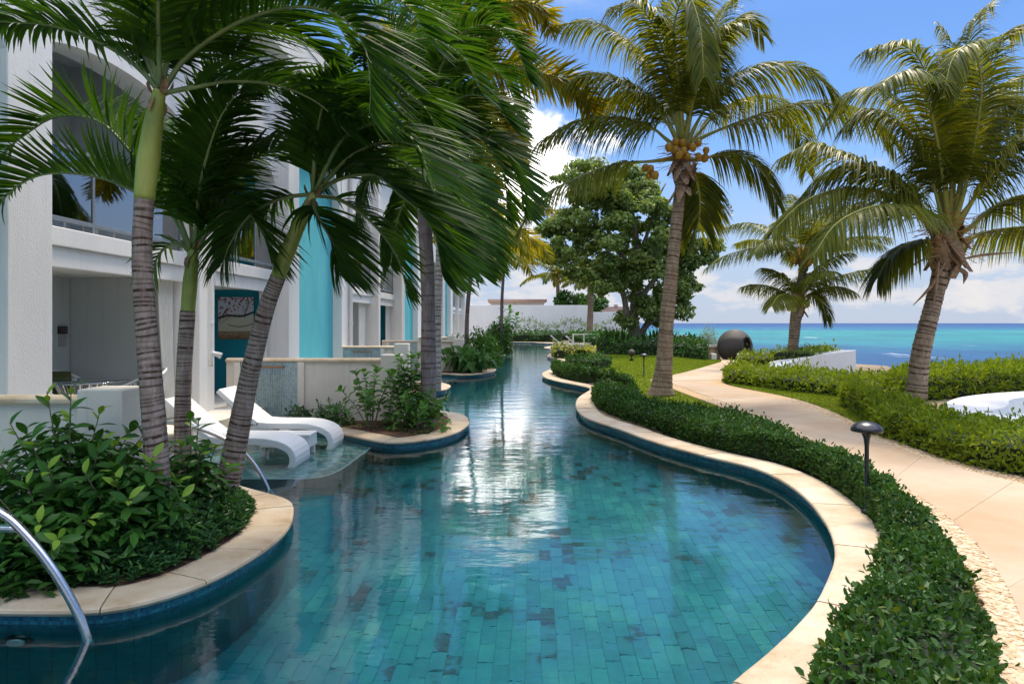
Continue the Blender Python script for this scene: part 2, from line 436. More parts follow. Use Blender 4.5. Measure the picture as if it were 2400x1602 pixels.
def pebble():
    t = NT('pebble_stone')
    r = t.n('ShaderNodeNewGeometry').outputs['Random Per Island']; r2 = t.n('ShaderNodeObjectInfo').outputs['Random']
    f = t.math('FRACT', t.math('ADD', r, r2))
    c = t.ramp(f, [(0, (.42, .29, .16)), (.35, (.54, .40, .24)), (.7, (.60, .48, .34)), (1, (.50, .34, .18))])
    return t.done(t.bsdf(c, .7))
M['pebble'] = pebble()
M['mortar'] = plain('pebble_mortar', (.40, .26, .13), .9, (.48, .34, .19), 8, .5, 80)
def lawn():
    t = NT('lawn_turf'); p = t.pos()
    c = t.ramp(t.noise(p, .8, 5, .6), [(.3, (.125, .185, .012)), (.55, (.190, .250, .016)), (.75, (.240, .285, .020))])
    c = t.mix(t.mr(t.noise(p, 60, 3), .4, .7, 0, .4), c, (.05, .09, .008))
    return t.done(t.bsdf(c, .9, t.bump(t.noise(p, 90, 3), .8, .02), spec=.15))
M['lawn'] = lawn()
M['sand'] = plain('garden_earth', (.20, .15, .09), .95, (.28, .22, .14), .8, .5, 30)
M['steel'] = plain('brushed_steel', (.55, .54, .53), .22, (.62, .61, .60), 40, metal=1)
M['black'] = plain('black_enamel', (.012, .012, .016), .28, (.018, .018, .022), 30)
M['aluminium'] = plain('grey_aluminium', (.22, .26, .30), .4, (.26, .30, .34), 10, metal=.3)
M['pipe'] = plain('white_pipe', (.78, .77, .74), .4, (.74, .73, .70), 4)
M['fabric'] = plain('white_curtain', (.78, .76, .70), .9, (.72, .70, .63), 5)
M['green_cloth'] = plain('olive_cushion', (.055, .070, .016), .9, (.075, .090, .022), 20, .3, 120)
M['white_cloth'] = plain('white_cushion', (.80, .80, .78), .9, (.74, .74, .72), 8, .2, 60)
M['orange_wood'] = plain('orange_wood', (.42, .17, .05), .5, (.34, .13, .04), 12)
M['stone_wall'] = plain('coral_stone', (.42, .30, .19), .9, (.58, .45, .31), 4, .7, 30, bdist=.02)
def wicker():
    t = NT('white_wicker'); p = t.pos()
    w = t.n('ShaderNodeTexWave', {'Vector': p, 'Scale': 26, 'Distortion': 0}, wave_type='BANDS', bands_direction='X').outputs['Fac']
    w2 = t.n('ShaderNodeTexWave', {'Vector': p, 'Scale': 26, 'Distortion': 0}, wave_type='BANDS', bands_direction='Y').outputs['Fac']
    h = t.math('MAXIMUM', w, w2)
    return t.done(t.bsdf((.82, .82, .81), .45, t.bump(h, .35, .006)))
M['wicker'] = wicker()
def dark_wicker():
    t = NT('dark_wicker'); p = t.pos()
    w = t.n('ShaderNodeTexWave', {'Vector': p, 'Scale': 9, 'Distortion': 1}, bands_direction='Z').outputs['Fac']
    return t.done(t.bsdf(t.mix(w, (.020, .016, .014), (.052, .042, .037)), .6, t.bump(w, .6, .02)))
M['dark_wicker'] = dark_wicker()
def glass(name, tint, rough=.02, refl=1.0):
    t = NT(name)
    f = t.n('ShaderNodeFresnel', {'IOR': 1.5}).outputs[0]
    f = t.math('ADD', t.math('MULTIPLY', f, refl), .24, clamp=True)
    tr = t.n('ShaderNodeBsdfTransparent', {'Color': tint}).outputs[0]
    g = t.n('ShaderNodeBsdfGlossy', {'Color': (.95, .97, 1.0), 'Roughness': rough}).outputs[0]
    m = t.n('ShaderNodeMixShader', {0: f}); t.t.links.new(tr, m.inputs[1]); t.t.links.new(g, m.inputs[2])
    return t.done(m.outputs[0])
M['glass'] = glass('balcony_glass', (.70, .82, .84))
M['table_glass'] = glass('table_glass', (.72, .84, .84))
def pool_water():
    t = NT('pool_water'); p = t.pos()
    h = t.math('ADD', t.noise(t.map(p, (1.0, 2.2, 1)), 1.1, 3, .5), t.math('MULTIPLY', t.noise(t.map(p, (1, 2.6, 1)), 5.5, 3, .5), .16))
    nm = t.bump(h, .14, .05)
    f = t.n('ShaderNodeFresnel', {'IOR': 1.42, 'Normal': nm}).outputs[0]
    tr = t.n('ShaderNodeBsdfRefraction', {'Color': (.66, .93, .95), 'Roughness': 0.0, 'IOR': 1.333, 'Normal': nm}).outputs[0]
    g = t.n('ShaderNodeBsdfGlossy', {'Color': (1, 1, 1), 'Roughness': .05, 'Normal': nm}).outputs[0]
    m = t.n('ShaderNodeMixShader', {0: f}); t.t.links.new(tr, m.inputs[1]); t.t.links.new(g, m.inputs[2])
    return t.done(m.outputs[0])
M['pool_water'] = pool_water()
def tile_mat(name, rand):
    t = NT(name); p = t.pos()
    r = t.n('ShaderNodeNewGeometry').outputs['Random Per Island'] if rand == 'island' else t.n('ShaderNodeObjectInfo').outputs['Random']
    patch = t.noise(p, 1.3, 4, .6)
    r = t.math('ADD', t.math('MULTIPLY', r, .45), t.mr(patch, .35, .65, 0, .55))
    c = t.ramp(r, [(0, (.010, .036, .052)), (.19, (.014, .065, .09)), (.24, (.012, .165, .22)), (.45, (.015, .205, .265)), (.7, (.028, .25, .28)), (1, (.075, .33, .31))])
    c = t.mix(t.mr(t.noise(p, 12, 5, .65), .45, .75, 0, .45), c, (.02, .15, .20))
    return t.done(t.bsdf(c, .6, t.bump(t.noise(p, 30, 4), .4, .006)))
M['tile'] = tile_mat('pool_floor_tile', 'object')
M['tile_far'] = tile_mat('pool_floor_tile_far', 'island')
M['grout'] = plain('pool_grout', (.010, .115, .155), .9, (.012, .14, .18), 6)
def mosaic(name, cs, sx=.025, grout=(.30, .36, .37), plane='wall'):
    t = NT(name); p = t.pos()
    sp = t.n('ShaderNodeSeparateXYZ', {0: p})
    a = t.math('ADD', sp.outputs[0], t.math('MULTIPLY', sp.outputs[1], 1.0))
    v = t.n('ShaderNodeCombineXYZ', {0: a, 1: sp.outputs[2] if plane == 'wall' else sp.outputs[1]}).outputs[0]
    bk = t.n('ShaderNodeTexBrick', {'Vector': v, 'Color1': (0, 0, 0), 'Color2': (1, 1, 1), 'Mortar': (.5, .5, .5), 'Scale': 1.0, 'Mortar Size': sx*.07, 'Brick Width': sx, 'Row Height': sx}, offset=0.0)
    cell = t.n('ShaderNodeTexWhiteNoise', {'Vector': t.n('ShaderNodeVectorMath', {0: v, 1: (sx, sx, sx)}, operation='SNAP').outputs[0]}, noise_dimensions='2D').outputs['Value']
    c = t.ramp(cell, [(i/(len(cs)-1), k) for i, k in enumerate(cs)])
    c = t.mix(bk.outputs['Fac'], c, grout)
    return t.done(t.bsdf(c, .25, t.bump(bk.outputs['Fac'], -.3, .003)))
M['band'] = mosaic('waterline_mosaic', [(.012, .09, .15), (.02, .17, .23), (.03, .24, .28), (.015, .07, .16)], .025, (.03, .12, .15))
M['feature'] = mosaic('feature_mosaic', [(.22, .34, .37), (.30, .42, .44), (.16, .27, .31), (.26, .38, .42)], .045, (.46, .50, .50))
def wall_tiles():
    t = NT('pool_wall_tile'); p = t.pos()
    sp = t.n('ShaderNodeSeparateXYZ', {0: p})
    v = t.n('ShaderNodeCombineXYZ', {0: t.math('ADD', sp.outputs[0], sp.outputs[1]), 1: sp.outputs[2]}).outputs[0]
    bk = t.n('ShaderNodeTexBrick', {'Vector': v, 'Color1': (.014, .13, .17), 'Color2': (.022, .18, .21), 'Mortar': (.01, .05, .07), 'Scale': 1, 'Mortar Size': .003, 'Brick Width': .15, 'Row Height': .30, 'Bias': 0}, offset=0.0)
    c = t.mix(t.mr(t.noise(p, 7, 5), .4, .7, 0, .5), bk.outputs[0], (.012, .09, .12))
    return t.done(t.bsdf(c, .5))
M['pool_wall'] = wall_tiles()
def shelf_tiles():
    t = NT('shelf_tile')
    r = t.n('ShaderNodeNewGeometry').outputs['Random Per Island']
    c = t.ramp(r, [(0, (.62, .66, .62)), (.3, (.40, .50, .46)), (.5, (.12, .36, .36)), (.68, (.22, .46, .44)), (.8, (.38, .36, .30)), (1, (.10, .28, .30))], 'CONSTANT')
    return t.done(t.bsdf(c, .45))
M['shelf'] = shelf_tiles()
M['shelf_edge'] = plain('shelf_edge_stone', (.72, .74, .72), .6, (.66, .68, .66), 10)
def sea():
    t = NT('sea_water'); p = t.pos()
    sp = t.n('ShaderNodeSeparateXYZ', {0: p})
    inv = t.math('DIVIDE', 3.9*1600, sp.outputs[1])            # bands of depth run along the shore
    w = t.noise(t.map(p, (.010, .006, 1)), 1.0, 5, .65)
    inv = t.math('ADD', inv, t.math('MULTIPLY', t.math('MULTIPLY', t.math('SUBTRACT', w, .5), .9), inv))
    c = t.ramp(t.math('DIVIDE', inv, 150.0), [(0, (.004, .040, .14)), (.045, (.004, .065, .19)), (.085, (.008, .125, .22)), (.13, (.016, .215, .205)), (.28, (.014, .19, .195)), (.36, (.010, .125, .185)), (.50, (.006, .075, .17)), (1, (.005, .055, .14))])
    ch = t.math('MULTIPLY', t.math('ADD', t.noise(t.map(p, (.10, .20, 1)), 1.0, 5, .7), t.noise(t.map(p, (.03, .02, 1)), 1.0, 5, .75)), .5)
    c = t.mix(t.mr(ch, .44, .58, 0, .9), c, t.mix(.6, c, (.003, .035, .10)))
    far = t.noise(t.map(p, (.09, .03, 1)), 1.0, 6, .75)
    foam = t.math('MULTIPLY', t.mr(far, .635, .68), t.mr(sp.outputs[1], 60, 130))
    c = t.mix(foam, c, (.75, .80, .80))
    nm = t.bump(t.math('ADD', ch, t.noise(t.map(p, (.5, 1.1, 1)), 1.0, 4)), .55, .5)
    return t.done(t.bsdf(c, .45, nm, spec=.10))
M['sea'] = sea()
M['dark_glass'] = plain('pool_light_lens', (.30, .42, .45), .15)
M['plate_dark'] = plain('sign_brown', (.030, .018, .016), .4)
M['plate_steel'] = plain('sign_steel', (.50, .51, .52), .35, metal=.6)
M['sign_text'] = plain('sign_lettering', (.30, .24, .22), .5)
M['bronze'] = plain('bronze_spout', (.32, .16, .06), .35, metal=.8)
def falling():
    t = NT('falling_water')
    tr = t.n('ShaderNodeBsdfTransparent', {'Color': (.93, .96, .97)}).outputs[0]
    g = t.n('ShaderNodeBsdfGlossy', {'Color': (.9, .93, .95), 'Roughness': .15}).outputs[0]
    m = t.n('ShaderNodeMixShader', {0: .45}); t.t.links.new(tr, m.inputs[1]); t.t.links.new(g, m.inputs[2])
    return t.done(m.outputs[0])
M['falling'] = falling()
# ================================================================== THE SETTING
WATER_Z, FLOOR_Z = -0.125, -1.38
# ---- outline of the pool (plan, seen from above; right bank near -> far, left bank far -> near)
right_px = [(1723, 1602), (1792, 1553), (1846, 1503), (1892, 1453), (1927, 1415), (1946, 1372), (1965, 1326), (1971, 1296), (1965, 1265), (1953, 1234), (1930, 1200), (1900, 1165), (1854, 1130), (1804, 1104), (1750, 1086), (1700, 1075), (1635, 1060), (1532, 1032), (1451, 1001), (1389, 983), (1367, 972), (1354, 957), (1352, 942), (1358, 930), (1373, 920), (1387, 912)]
right_far = [(1385, 907), (1367, 903), (1335, 897), (1303, 891), (1277, 883), (1271, 876), (1277, 870), (1298, 862), (1325, 852), (1330, 847), (1306, 841), (1287, 836), (1282, 832), (1290, 828), (1310, 822), (1305, 818), (1280, 815), (1272, 813)]
R = np.array([G(*p)[:2] for p in right_px+right_far])
R = np.vstack([[(-1.6, 1.7), (-.6, 1.9), (.25, 2.5), (.75, 3.05)], R, [(4.4, 60.0), (4.0, 64.0)]])
R = smooth_open(R, 2)
isl1 = [(-2.9, 7.72), (-2.55, 7.50), (-2.36, 7.27), (-2.24, 7.0), (-2.21, 6.5), (-2.20, 6.0), (-2.2, 5.65), (-2.24, 5.3), (-2.38, 4.98), (-2.56, 4.72), (-2.74, 4.58), (-2.95, 4.56), (-3.45, 4.58), (-8.2, 4.66)]
isl1[3:9] = [tuple(G(*p)[:2]) for p in ((680, 1192), (674, 1226), (653, 1253), (595, 1296), (518, 1340), (442, 1374))]
isl1[9:11] = [tuple(G(*p)[:2]) for p in ((365, 1397), (292, 1416))]
isl1[11:13] = [tuple(G(*p)[:2]) for p in ((232, 1424), (180, 1424))]
isl1 = [tuple(p) for p in isl1]
TX = -5.0
left = [(2.0, 68.5), (-.65, 69.0), (TX, 69.0), (TX, 57.2), (-.9, 56.6), (-.25, 55.4), (-.22, 54.0), (-.9, 53.5), (TX, 53.4), (TX, 44.2), (-1.0, 43.4), (-.42, 42.0), (-.40, 40.6), (-1.0, 39.9), (-1.8, 39.7), (TX, 39.6), (TX, 31.0), (-1.7, 30.6), (-.9, 29.7), (-.66, 28.2), (-.79, 26.9), (-1.17, 25.8), (-1.79, 25.2), (-2.75, 25.9), (TX, 26.3), (TX, 22.3), (-3.0, 22.3), (-2.25, 21.9), (-1.88, 20.9), (-1.93, 19.7), (-2.35, 18.9), (-3.2, 18.5), (TX, 18.5), (TX, 15.35), (-3.0, 15.25), (-1.7, 15.0), (-1.14, 14.5), (-.94, 13.9), (-.84, 13.05), (-.95, 12.1), (-1.22, 11.47), (-1.65, 11.02), (-2.0, 10.93), (-2.27, 11.18), (-2.72, 11.65), (-3.15, 12.05), (-4.57, 12.95), (TX, 13.0), (TX, 8.4), (-3.5, 8.2), (-3.15, 7.95)]+isl1+[(-8.2, 1.7)]
def round_poly(P, r=.22):
    P = np.asarray(P, float); out = []
    for i in range(len(P)):
        a, b, c = P[i-1], P[i], P[(i+1) % len(P)]
        la, lc = np.linalg.norm(a-b), np.linalg.norm(c-b)
        ra = min(la*.45, max(r, la*.25 if la < 2.5 else r)); rc = min(lc*.45, max(r, lc*.25 if lc < 2.5 else r))
        p, q = b+(a-b)*ra/la, b+(c-b)*rc/lc
        for t in np.linspace(0, 1, 5): out.append((1-t)**2*p+2*t*(1-t)*b+t*t*q)
    return np.array(out)
Lr = round_poly(np.vstack([[R[-1]], left, [R[0]]]))[5:-5]
POOL = np.vstack([R, Lr])
POOL = resample(POOL, step=.14, closed=True)
for _ in range(2): POOL = .25*np.roll(POOL, 1, 0)+.5*POOL+.25*np.roll(POOL, -1, 0)
NRM = normals2d(POOL, True)                    # right of travel = outside of the pool (travel is counter-clockwise)
for _ in range(3): NRM = unit(.25*np.roll(NRM, 1, 0)+.5*NRM+.25*np.roll(NRM, -1, 0))
area = np.sum(POOL[:, 0]*np.roll(POOL[:, 1], -1)-np.roll(POOL[:, 0], -1)*POOL[:, 1])
if area < 0: NRM = -NRM
def inside(pt, poly):
    x, y = pt[..., 0], pt[..., 1]; r = np.zeros(x.shape, bool); j = len(poly)-1
    for i in range(len(poly)):
        xi, yi, xj, yj = *poly[i], *poly[j]
        if yi != yj: r ^= ((yi > y) != (yj > y)) & (x < (xj-xi)*(y-yi)/(yj-yi)+xi)
        j = i
    return r

# ---- land: one sheet with the pool cut out, ending at the sea wall
coast = [(30, -40), (24, 4), (17.5, 9), (15.5, 13), (14.6, 18), (14.2, 24), (17.0, 31), (14.6, 36.6), (12.0, 38.6), (11.8, 42), (13.4, 53), (13.6, 62), (14.4, 90), (20, 140), (20, 400), (-500, 400), (-500, -40)]
hole = POOL+NRM*.16
m = MB(); m.sheet(coast, -.035, [hole]); struct(m.build('ground', M['sand']))
m = MB()
cst = np.array(coast[:13], float)
rows = [np.column_stack([cst, np.full(len(cst), z)]) for z in (-.036, -6.0)]
m.loft(np.array(rows)); struct(m.build('shore_cliff', M['stone_wall']))
m = MB(); m.add([(-30000, -60, -2), (30000, -60, -2), (30000, 36000, -2), (-30000, 36000, -2)], [[0, 1, 2, 3]])
struct(m.build('sea', M['sea']))

# ---- pool: floor with laid tiles, walls, waterline band, coping stones, water
pool = bpy.data.objects.new('pool_basin', None); col.objects.link(pool); struct(pool)
m = MB(); m.sheet(POOL+NRM*.05, FLOOR_Z); m.build('pool_bed', M['grout'], pool)
def ring_wall(name, off, z0, z1, mat):
    m = MB(); P = POOL+NRM*off
    P = np.vstack([P, P[:1]])
    m.loft(np.array([np.column_stack([P, np.full(len(P), z)]) for z in (z0, z1)])); return m.build(name, mat, pool, smooth=True)
ring_wall('pool_wall', .034, FLOOR_Z, -.21, M['pool_wall'])
ring_wall('waterline_band', .028, -.22, -.045, M['band'])
m = MB(); m.sheet(POOL+NRM*.027, WATER_Z); wat = m.build('pool_water', M['pool_water']); struct(wat)
# floor tiles (aligned with the building), the nearest ones separate
TA = math.radians(-1.8); tu = np.array((math.cos(TA), math.sin(TA))); tv = np.array((-math.sin(TA), math.cos(TA)))
TW, TL = .122, .26
cand = []
for i in range(-72, 72):
    for j in range(4, 68):
        off = .5*((i*7) % 2)*TL+((i*5) % 3)*.04
        c = tu*(i*TW)+tv*(j*TL+off)
        cand.append(c)
cand = np.array(cand)
ok = inside(cand, POOL+NRM*-.10) & (cand[:, 1] < 18.5)
cand = cand[ok]
px = CX+cand[:, 0]*FPX/np.maximum(cand[:, 1], .2)
vis = (px > -40) & (px < 2440) & (cand[:, 1] > 4.9)
order = np.argsort(np.where(vis, cand[:, 1], 99))
near, rest = cand[order[:300]], cand[order[300:]]
def tile_geo(m, c, h=0.0, g=.0022):
    a, b = tu*(TW/2-g), tv*(TL/2-g); z0, z1 = FLOOR_Z-.01, FLOOR_Z+.008+h
    V = [(*(c+i*a+j*b), z) for z in (z0, z1) for j in (-1, 1) for i in (-1, 1)]
    m.add(V, [np.array([(4, 5, 7, 6), (0, 1, 5, 4), (2, 6, 7, 3), (0, 4, 6, 2), (1, 3, 7, 5)])])
m = MB(); tile_geo(m, np.zeros(2)); t0 = m.build('tile', M['tile'], pool); t0.location = (*near[0], 0)
for c in near[1:]:
    o = t0.copy(); col.objects.link(o); o.location = (*c, random.uniform(-.002, .002))
m = MB()
for c in rest: tile_geo(m, c, random.uniform(-.002, .002))
m.build('tile_field', M['tile_far'], pool, kind='stuff')
# coping: bull-nosed travertine stones laid end to end
prof = [(.0, -.052), (-.028, -.046), (-.040, -.026), (-.034, -.008), (-.018, 0.0), (.20, .003), (.405, 0.0), (.41, -.05)]
CW = .41
coping = bpy.data.objects.new('pool_coping', None); col.objects.link(coping); struct(coping)
nP = len(POOL); per = 5; gap = .005
for a in range(0, nP, per):
    idx = (np.arange(a, min(a+per, nP)+1)) % nP
    P, Nn = POOL[idx], NRM[idx]
    if P[:, 1].min() < 1.0 and P[:, 1].max() < 1.9: continue
    P = P.copy(); d0, d1 = unit(P[1]-P[0]), unit(P[-1]-P[-2]); P[0] += d0*gap; P[-1] -= d1*gap
    jz = random.uniform(-.003, .003)
    rows = np.array([np.column_stack([P+Nn*o, np.full(len(P), z+jz)]) for o, z in prof])
    m = MB(); m.loft(rows)
    for e in (0, -1):
        m.add(rows[:, e], [np.arange(len(prof))[::(1 if e == 0 else -1)]])
    m.build('coping_stone', M['travertine'], coping, smooth=False)

# ---- planting beds on the left bank (soil inside the coping)
def bed(poly, z=.004):
    m = MB(); m.sheet(poly, z); b = m.build('planting_bed', M['soil']); struct(b); return b
def inner(y0, y1, xmax=0.5, off=.30):
    """inside of one peninsula, from the pool outline set back by the coping"""
    k = (POOL[:, 1] > y0) & (POOL[:, 1] < y1) & (POOL[:, 0] < xmax) & (POOL[:, 0] > -4.95)
    P = (POOL+NRM*off)[k]
    return P
beds = {}
for nm, y0, y1 in (('b1', 4.5, 8.25), ('b2', 10.8, 15.3), ('b3', 18.4, 22.3), ('b4', 25.1, 30.9), ('b5', 39.5, 44.1), ('b6', 53.3, 57.1)):
    idx = np.where((POOL[:, 1] > y0) & (POOL[:, 1] < y1) & (POOL[:, 0] < .2) & (POOL[:, 0] > (-8.1 if nm == 'b1' else TX+.05)))[0]
    P = (POOL+NRM*.36)[idx]
    far = -8.1 if nm == 'b1' else -5.2
    P = np.vstack([P, [(far, P[-1, 1]), (far, P[0, 1])]])
    beds[nm] = P
    bed(P)

# ---- lawns
lawn1 = [G(*p)[:2] for p in ((1437, 829), (1560, 832), (1691, 844), (1691, 848), (1654, 859), (1612, 871), (1569, 881), (1530, 890), (1569, 910), (1612, 927), (1690, 956), (1600, 965), (1530, 950), (1480, 925), (1465, 900), (1420, 880), (1380, 862), (1400, 845))]
m = MB(); m.sheet(lawn1, .008); lw = m.build('lawn', M['lawn']); struct(lw)
lawn2 = [G(*p)[:2] for p in ((1690, 893), (1720, 904), (1778, 916), (1842, 928), (1905, 946), (1953, 965), (1995, 984), (2033, 1010), (2120, 1000), (2120, 940), (2000, 915), (1842, 905), (1730, 885))]
m = MB(); m.sheet(lawn2, .008); lw2 = m.build('lawn', M['lawn']); struct(lw2)
def blades(name, polys, n, h, w):
    m = MB()
    for poly in polys:
        P = np.array(poly); lo, hi = P.min(0), P.max(0)
        q = rng.uniform(lo, hi, size=(int(n*3), 2))
        q = q[inside(q, P)][:n]
        k = len(q); z = np.full((k, 1), .006)
        a = rng.uniform(0, 2*math.pi, k); u = np.column_stack([np.cos(a), np.sin(a), np.zeros(k)])*w
        b = np.hstack([q, z]); tip = b+np.column_stack([rng.normal(0, .3, (k, 2))*h, h*rng.uniform(.6, 1.2, k)])
        V = np.stack([b-u, b+u, tip], 1).reshape(-1, 3)
        m.add(V, [np.arange(k*3).reshape(-1, 3)])
    o = m.build(name, M['grass'], kind='stuff'); return o
g = blades('grass', [lawn1], 60000, .035, .012); tag(g, 'short green grass blades of the lawns beside the path', 'grass')
g2 = blades('grass', [lawn2], 26000, .035, .008); tag(g2, 'strip of short grass between the path and the bright hedge', 'grass')

# ---- path: concrete slabs between two pebble borders
pathL = [(2330, 1720), (2338, 1560), (2320, 1440), (2270, 1330), (2205, 1245), (2120, 1170), (2020, 1105), (1930, 1058), (1840, 1012), (1760, 977), (1690, 954), (1654, 940), (1612, 925), (1569, 908), (1545, 900), (1527, 894)]
pathR = [(2950, 1330), (2700, 1215), (2520, 1150), (2400, 1118), (2289, 1094), (2193, 1068), (2097, 1033), (2033, 1011), (1995, 985), (1953, 966), (1905, 947), (1842, 929), (1778, 917), (1720, 906), (1693, 898), (1692, 890)]
PL = smooth_open(np.array([G(*p)[:2] for p in pathL]), 2); PR = smooth_open(np.array([G(*p)[:2] for p in pathR]), 2)
PL = resample(PL, 90); PR = resample(PR, 90)
path = bpy.data.objects.new('path', None); col.objects.link(path); struct(path)
BW = .42
ax = unit(PR-PL); IL, IR = PL+ax*BW, PR-ax*BW
# far apron where the path opens towards the sea
apron = [G(*p)[:2] for p in ((1516, 892), (1530, 887), (1569, 881), (1612, 871), (1654, 859), (1691, 848), (1690, 842), (1760, 841), (1850, 843), (1900, 850), (1812, 872), (1760, 872), (1712, 880), (1692, 890))]
apron = np.vstack([apron, PR[-1:], IL[-1:], PL[-1:]])
m = MB(); m.prism(apron, -.05, .013); m.build('slab', M['concrete'], path)
for a in range(0, 88, 8):
    b = min(a+8, 89)
    l, r = IL[a:b+1].copy(), IR[a:b+1].copy()
    for e, nb in ((0, 1), (-1, -2)):
        l[e] += unit(l[nb]-l[e])*.003; r[e] += unit(r[nb]-r[e])*.003
    m = MB(); m.prism(np.vstack([l, r[::-1]]), -.05, .014+random.uniform(-.001, .001)); m.build('slab', M['concrete'], path)
m = MB(); m.prism(np.vstack([PL, PR[::-1]]), -.06, .006); m.build('mortar_bed', M['mortar'], path)
# pebbles
pts = []
for A, B, sgn in ((PL, IL, 1), (PR, IR, 1)):
    for i in range(0, 82):
        L = np.linalg.norm(A[i+1]-A[i]); n = max(1, int(L/.052))
        y = A[i][1]
        if y > 17: continue
        for k in range(n):
            for c in range(8):
                t = (k+random.random()*.7)/n; s = (c+.2+random.random()*.6)/8
                p = (A[i]*(1-t)+A[i+1]*t)*(1-s)+(B[i]*(1-t)+B[i+1]*t)*s
                pts.append(p)
pts = np.array(pts)
ppx = CX+pts[:, 0]*FPX/np.maximum(pts[:, 1], .3)
seen = (ppx < 2420) & (ppx > 1400)
pts = pts[seen & (pts[:, 1] > 3.2)]
pts = pts[np.argsort(pts[:, 1])]
def peb(m, c, s):
    a = np.arange(7)*2*math.pi/7
    rr = s*rng.uniform(.8, 1.15, 7); an = rng.uniform(0, math.pi); q = rng.uniform(.62, .9)
    def ring(f, z):
        x, y = rr*f*np.cos(a), rr*f*q*np.sin(a)
        return np.column_stack([c[0]+x*math.cos(an)-y*math.sin(an), c[1]+x*math.sin(an)+y*math.cos(an), np.full(7, z)])
    V = np.vstack([ring(1, .003), ring(.86, .011), ring(.45, .0155)])
    j = np.arange(7); k = (j+1) % 7
    m.add(V, [np.stack([j, k, k+7, j+7], 1), np.stack([j+7, k+7, k+14, j+14], 1), (j+14)[None]])
proto = []
for v in range(4):
    m = MB(); peb(m, (0, 0), .030); o = m.build('pebble', M['pebble'], path, smooth=False); proto.append(o)
for i, c in enumerate(pts[:300]):
    if i < 4: o = proto[i]
    else: o = proto[i % 4].copy(); col.objects.link(o)
    o.location = (c[0], c[1], 0); o.rotation_euler = (0, 0, random.uniform(0, 6.28)); o.scale = (s := random.uniform(.8, 1.2), s, 1)
m = MB()
for c in pts[300:]: peb(m, c, random.uniform(.022, .035))
m.build('pebble_border', M['pebble'], path, kind='stuff')

# ================================================================== THE HOTEL BUILDING
BO = np.array((-5.95, 0.0, 0.0)); BA = math.radians(-1.78)
def B(V):
    V = np.asarray(V, float); c, s = math.cos(BA), math.sin(BA)
    return np.stack([BO[0]+V[..., 0]*c-V[..., 1]*s, BO[1]+V[..., 0]*s+V[..., 1]*c, V[..., 2]], -1)
hotel = thing('hotel_building', 'white two-storey hotel block with turquoise wall panels and arched balconies', 'building', (-9, 25, 0))
def bbox(name, mat, x0, x1, y0, y1, z0, z1, parent=hotel, bevel=.012):
    m = MB(); m.box(x0, x1, y0, y1, z0, z1, B); return m.build(name, mat, parent, bevel=bevel)
FLZ = .28                                   # terrace floor
bays, turqs, piers = [], [], []
for k in range(4):
    o = 13.5*k
    bays += [(8.15+o, 11.65+o, 0), (12.8+o, 15.75+o, 1)]
    piers += [(7.45+o-(.5 if k else 0), 8.15+o, .22), (11.65+o, 11.95+o, .26), (15.75+o, 16.45+o, .32)]
    turqs += [(16.45+o, 20.45+o)]
turqs = [(2.2, 7.45)]+turqs
END = 13.5*3+20.95
struct_floor = MB(); struct_floor.box(-2.2, .75, 2.2, END, -.04, FLZ, B); tf = struct_floor.build('terrace', M['cream']); struct(tf)
# body behind the niches, roof and walls between the bays
bbox('rear_wall', M['white'], -12, -2.0, 2.2, END, -.03, 8.7)
bbox('roof_slab', M['white'], -12, .36, 2.2, END, 8.7, 8.95)
for y0, y1, d in piers:
    bbox('pier', M['white'], -2.0, d, y0, y1, -.03, 8.0)
def arch_wall(name, mat, y0, y1, zs, rise, ztop, x0, x1, n=14, pw=2.0):
    """wall with an arched soffit between y0 and y1"""
    t = np.linspace(-1, 1, n); y = (y0+y1)/2+t*(y1-y0)/2; z = zs+rise*(1-np.abs(t)**pw)**(1/pw)
    a = [np.column_stack([np.full(n, x), y, zz]) for x, zz in ((x0, z), (x1, z), (x1, np.full(n, ztop)), (x0, np.full(n, ztop)))]
    m = MB(); m.loft(B(np.array(a+[a[0]])))
    for e in (0, -1):
        m.add(B(np.array([r[e] for r in a])), [np.array([0, 1, 2, 3])])
    return m.build(name, mat, hotel)
for y0, y1 in turqs:
    bbox('turquoise_panel', M['turquoise'], -2.0, -.05, y0+.001, y1-.001, -.03, 6.9)
    arch_wall('panel_arch', M['white'], y0+.004, y1-.004, 4.9, 1.7, 8.0, -.04, .20, 20)
bbox('cornice', M['white'], -2.0, .34, 2.2, END, 8.0, 8.7)
glass_n = 0
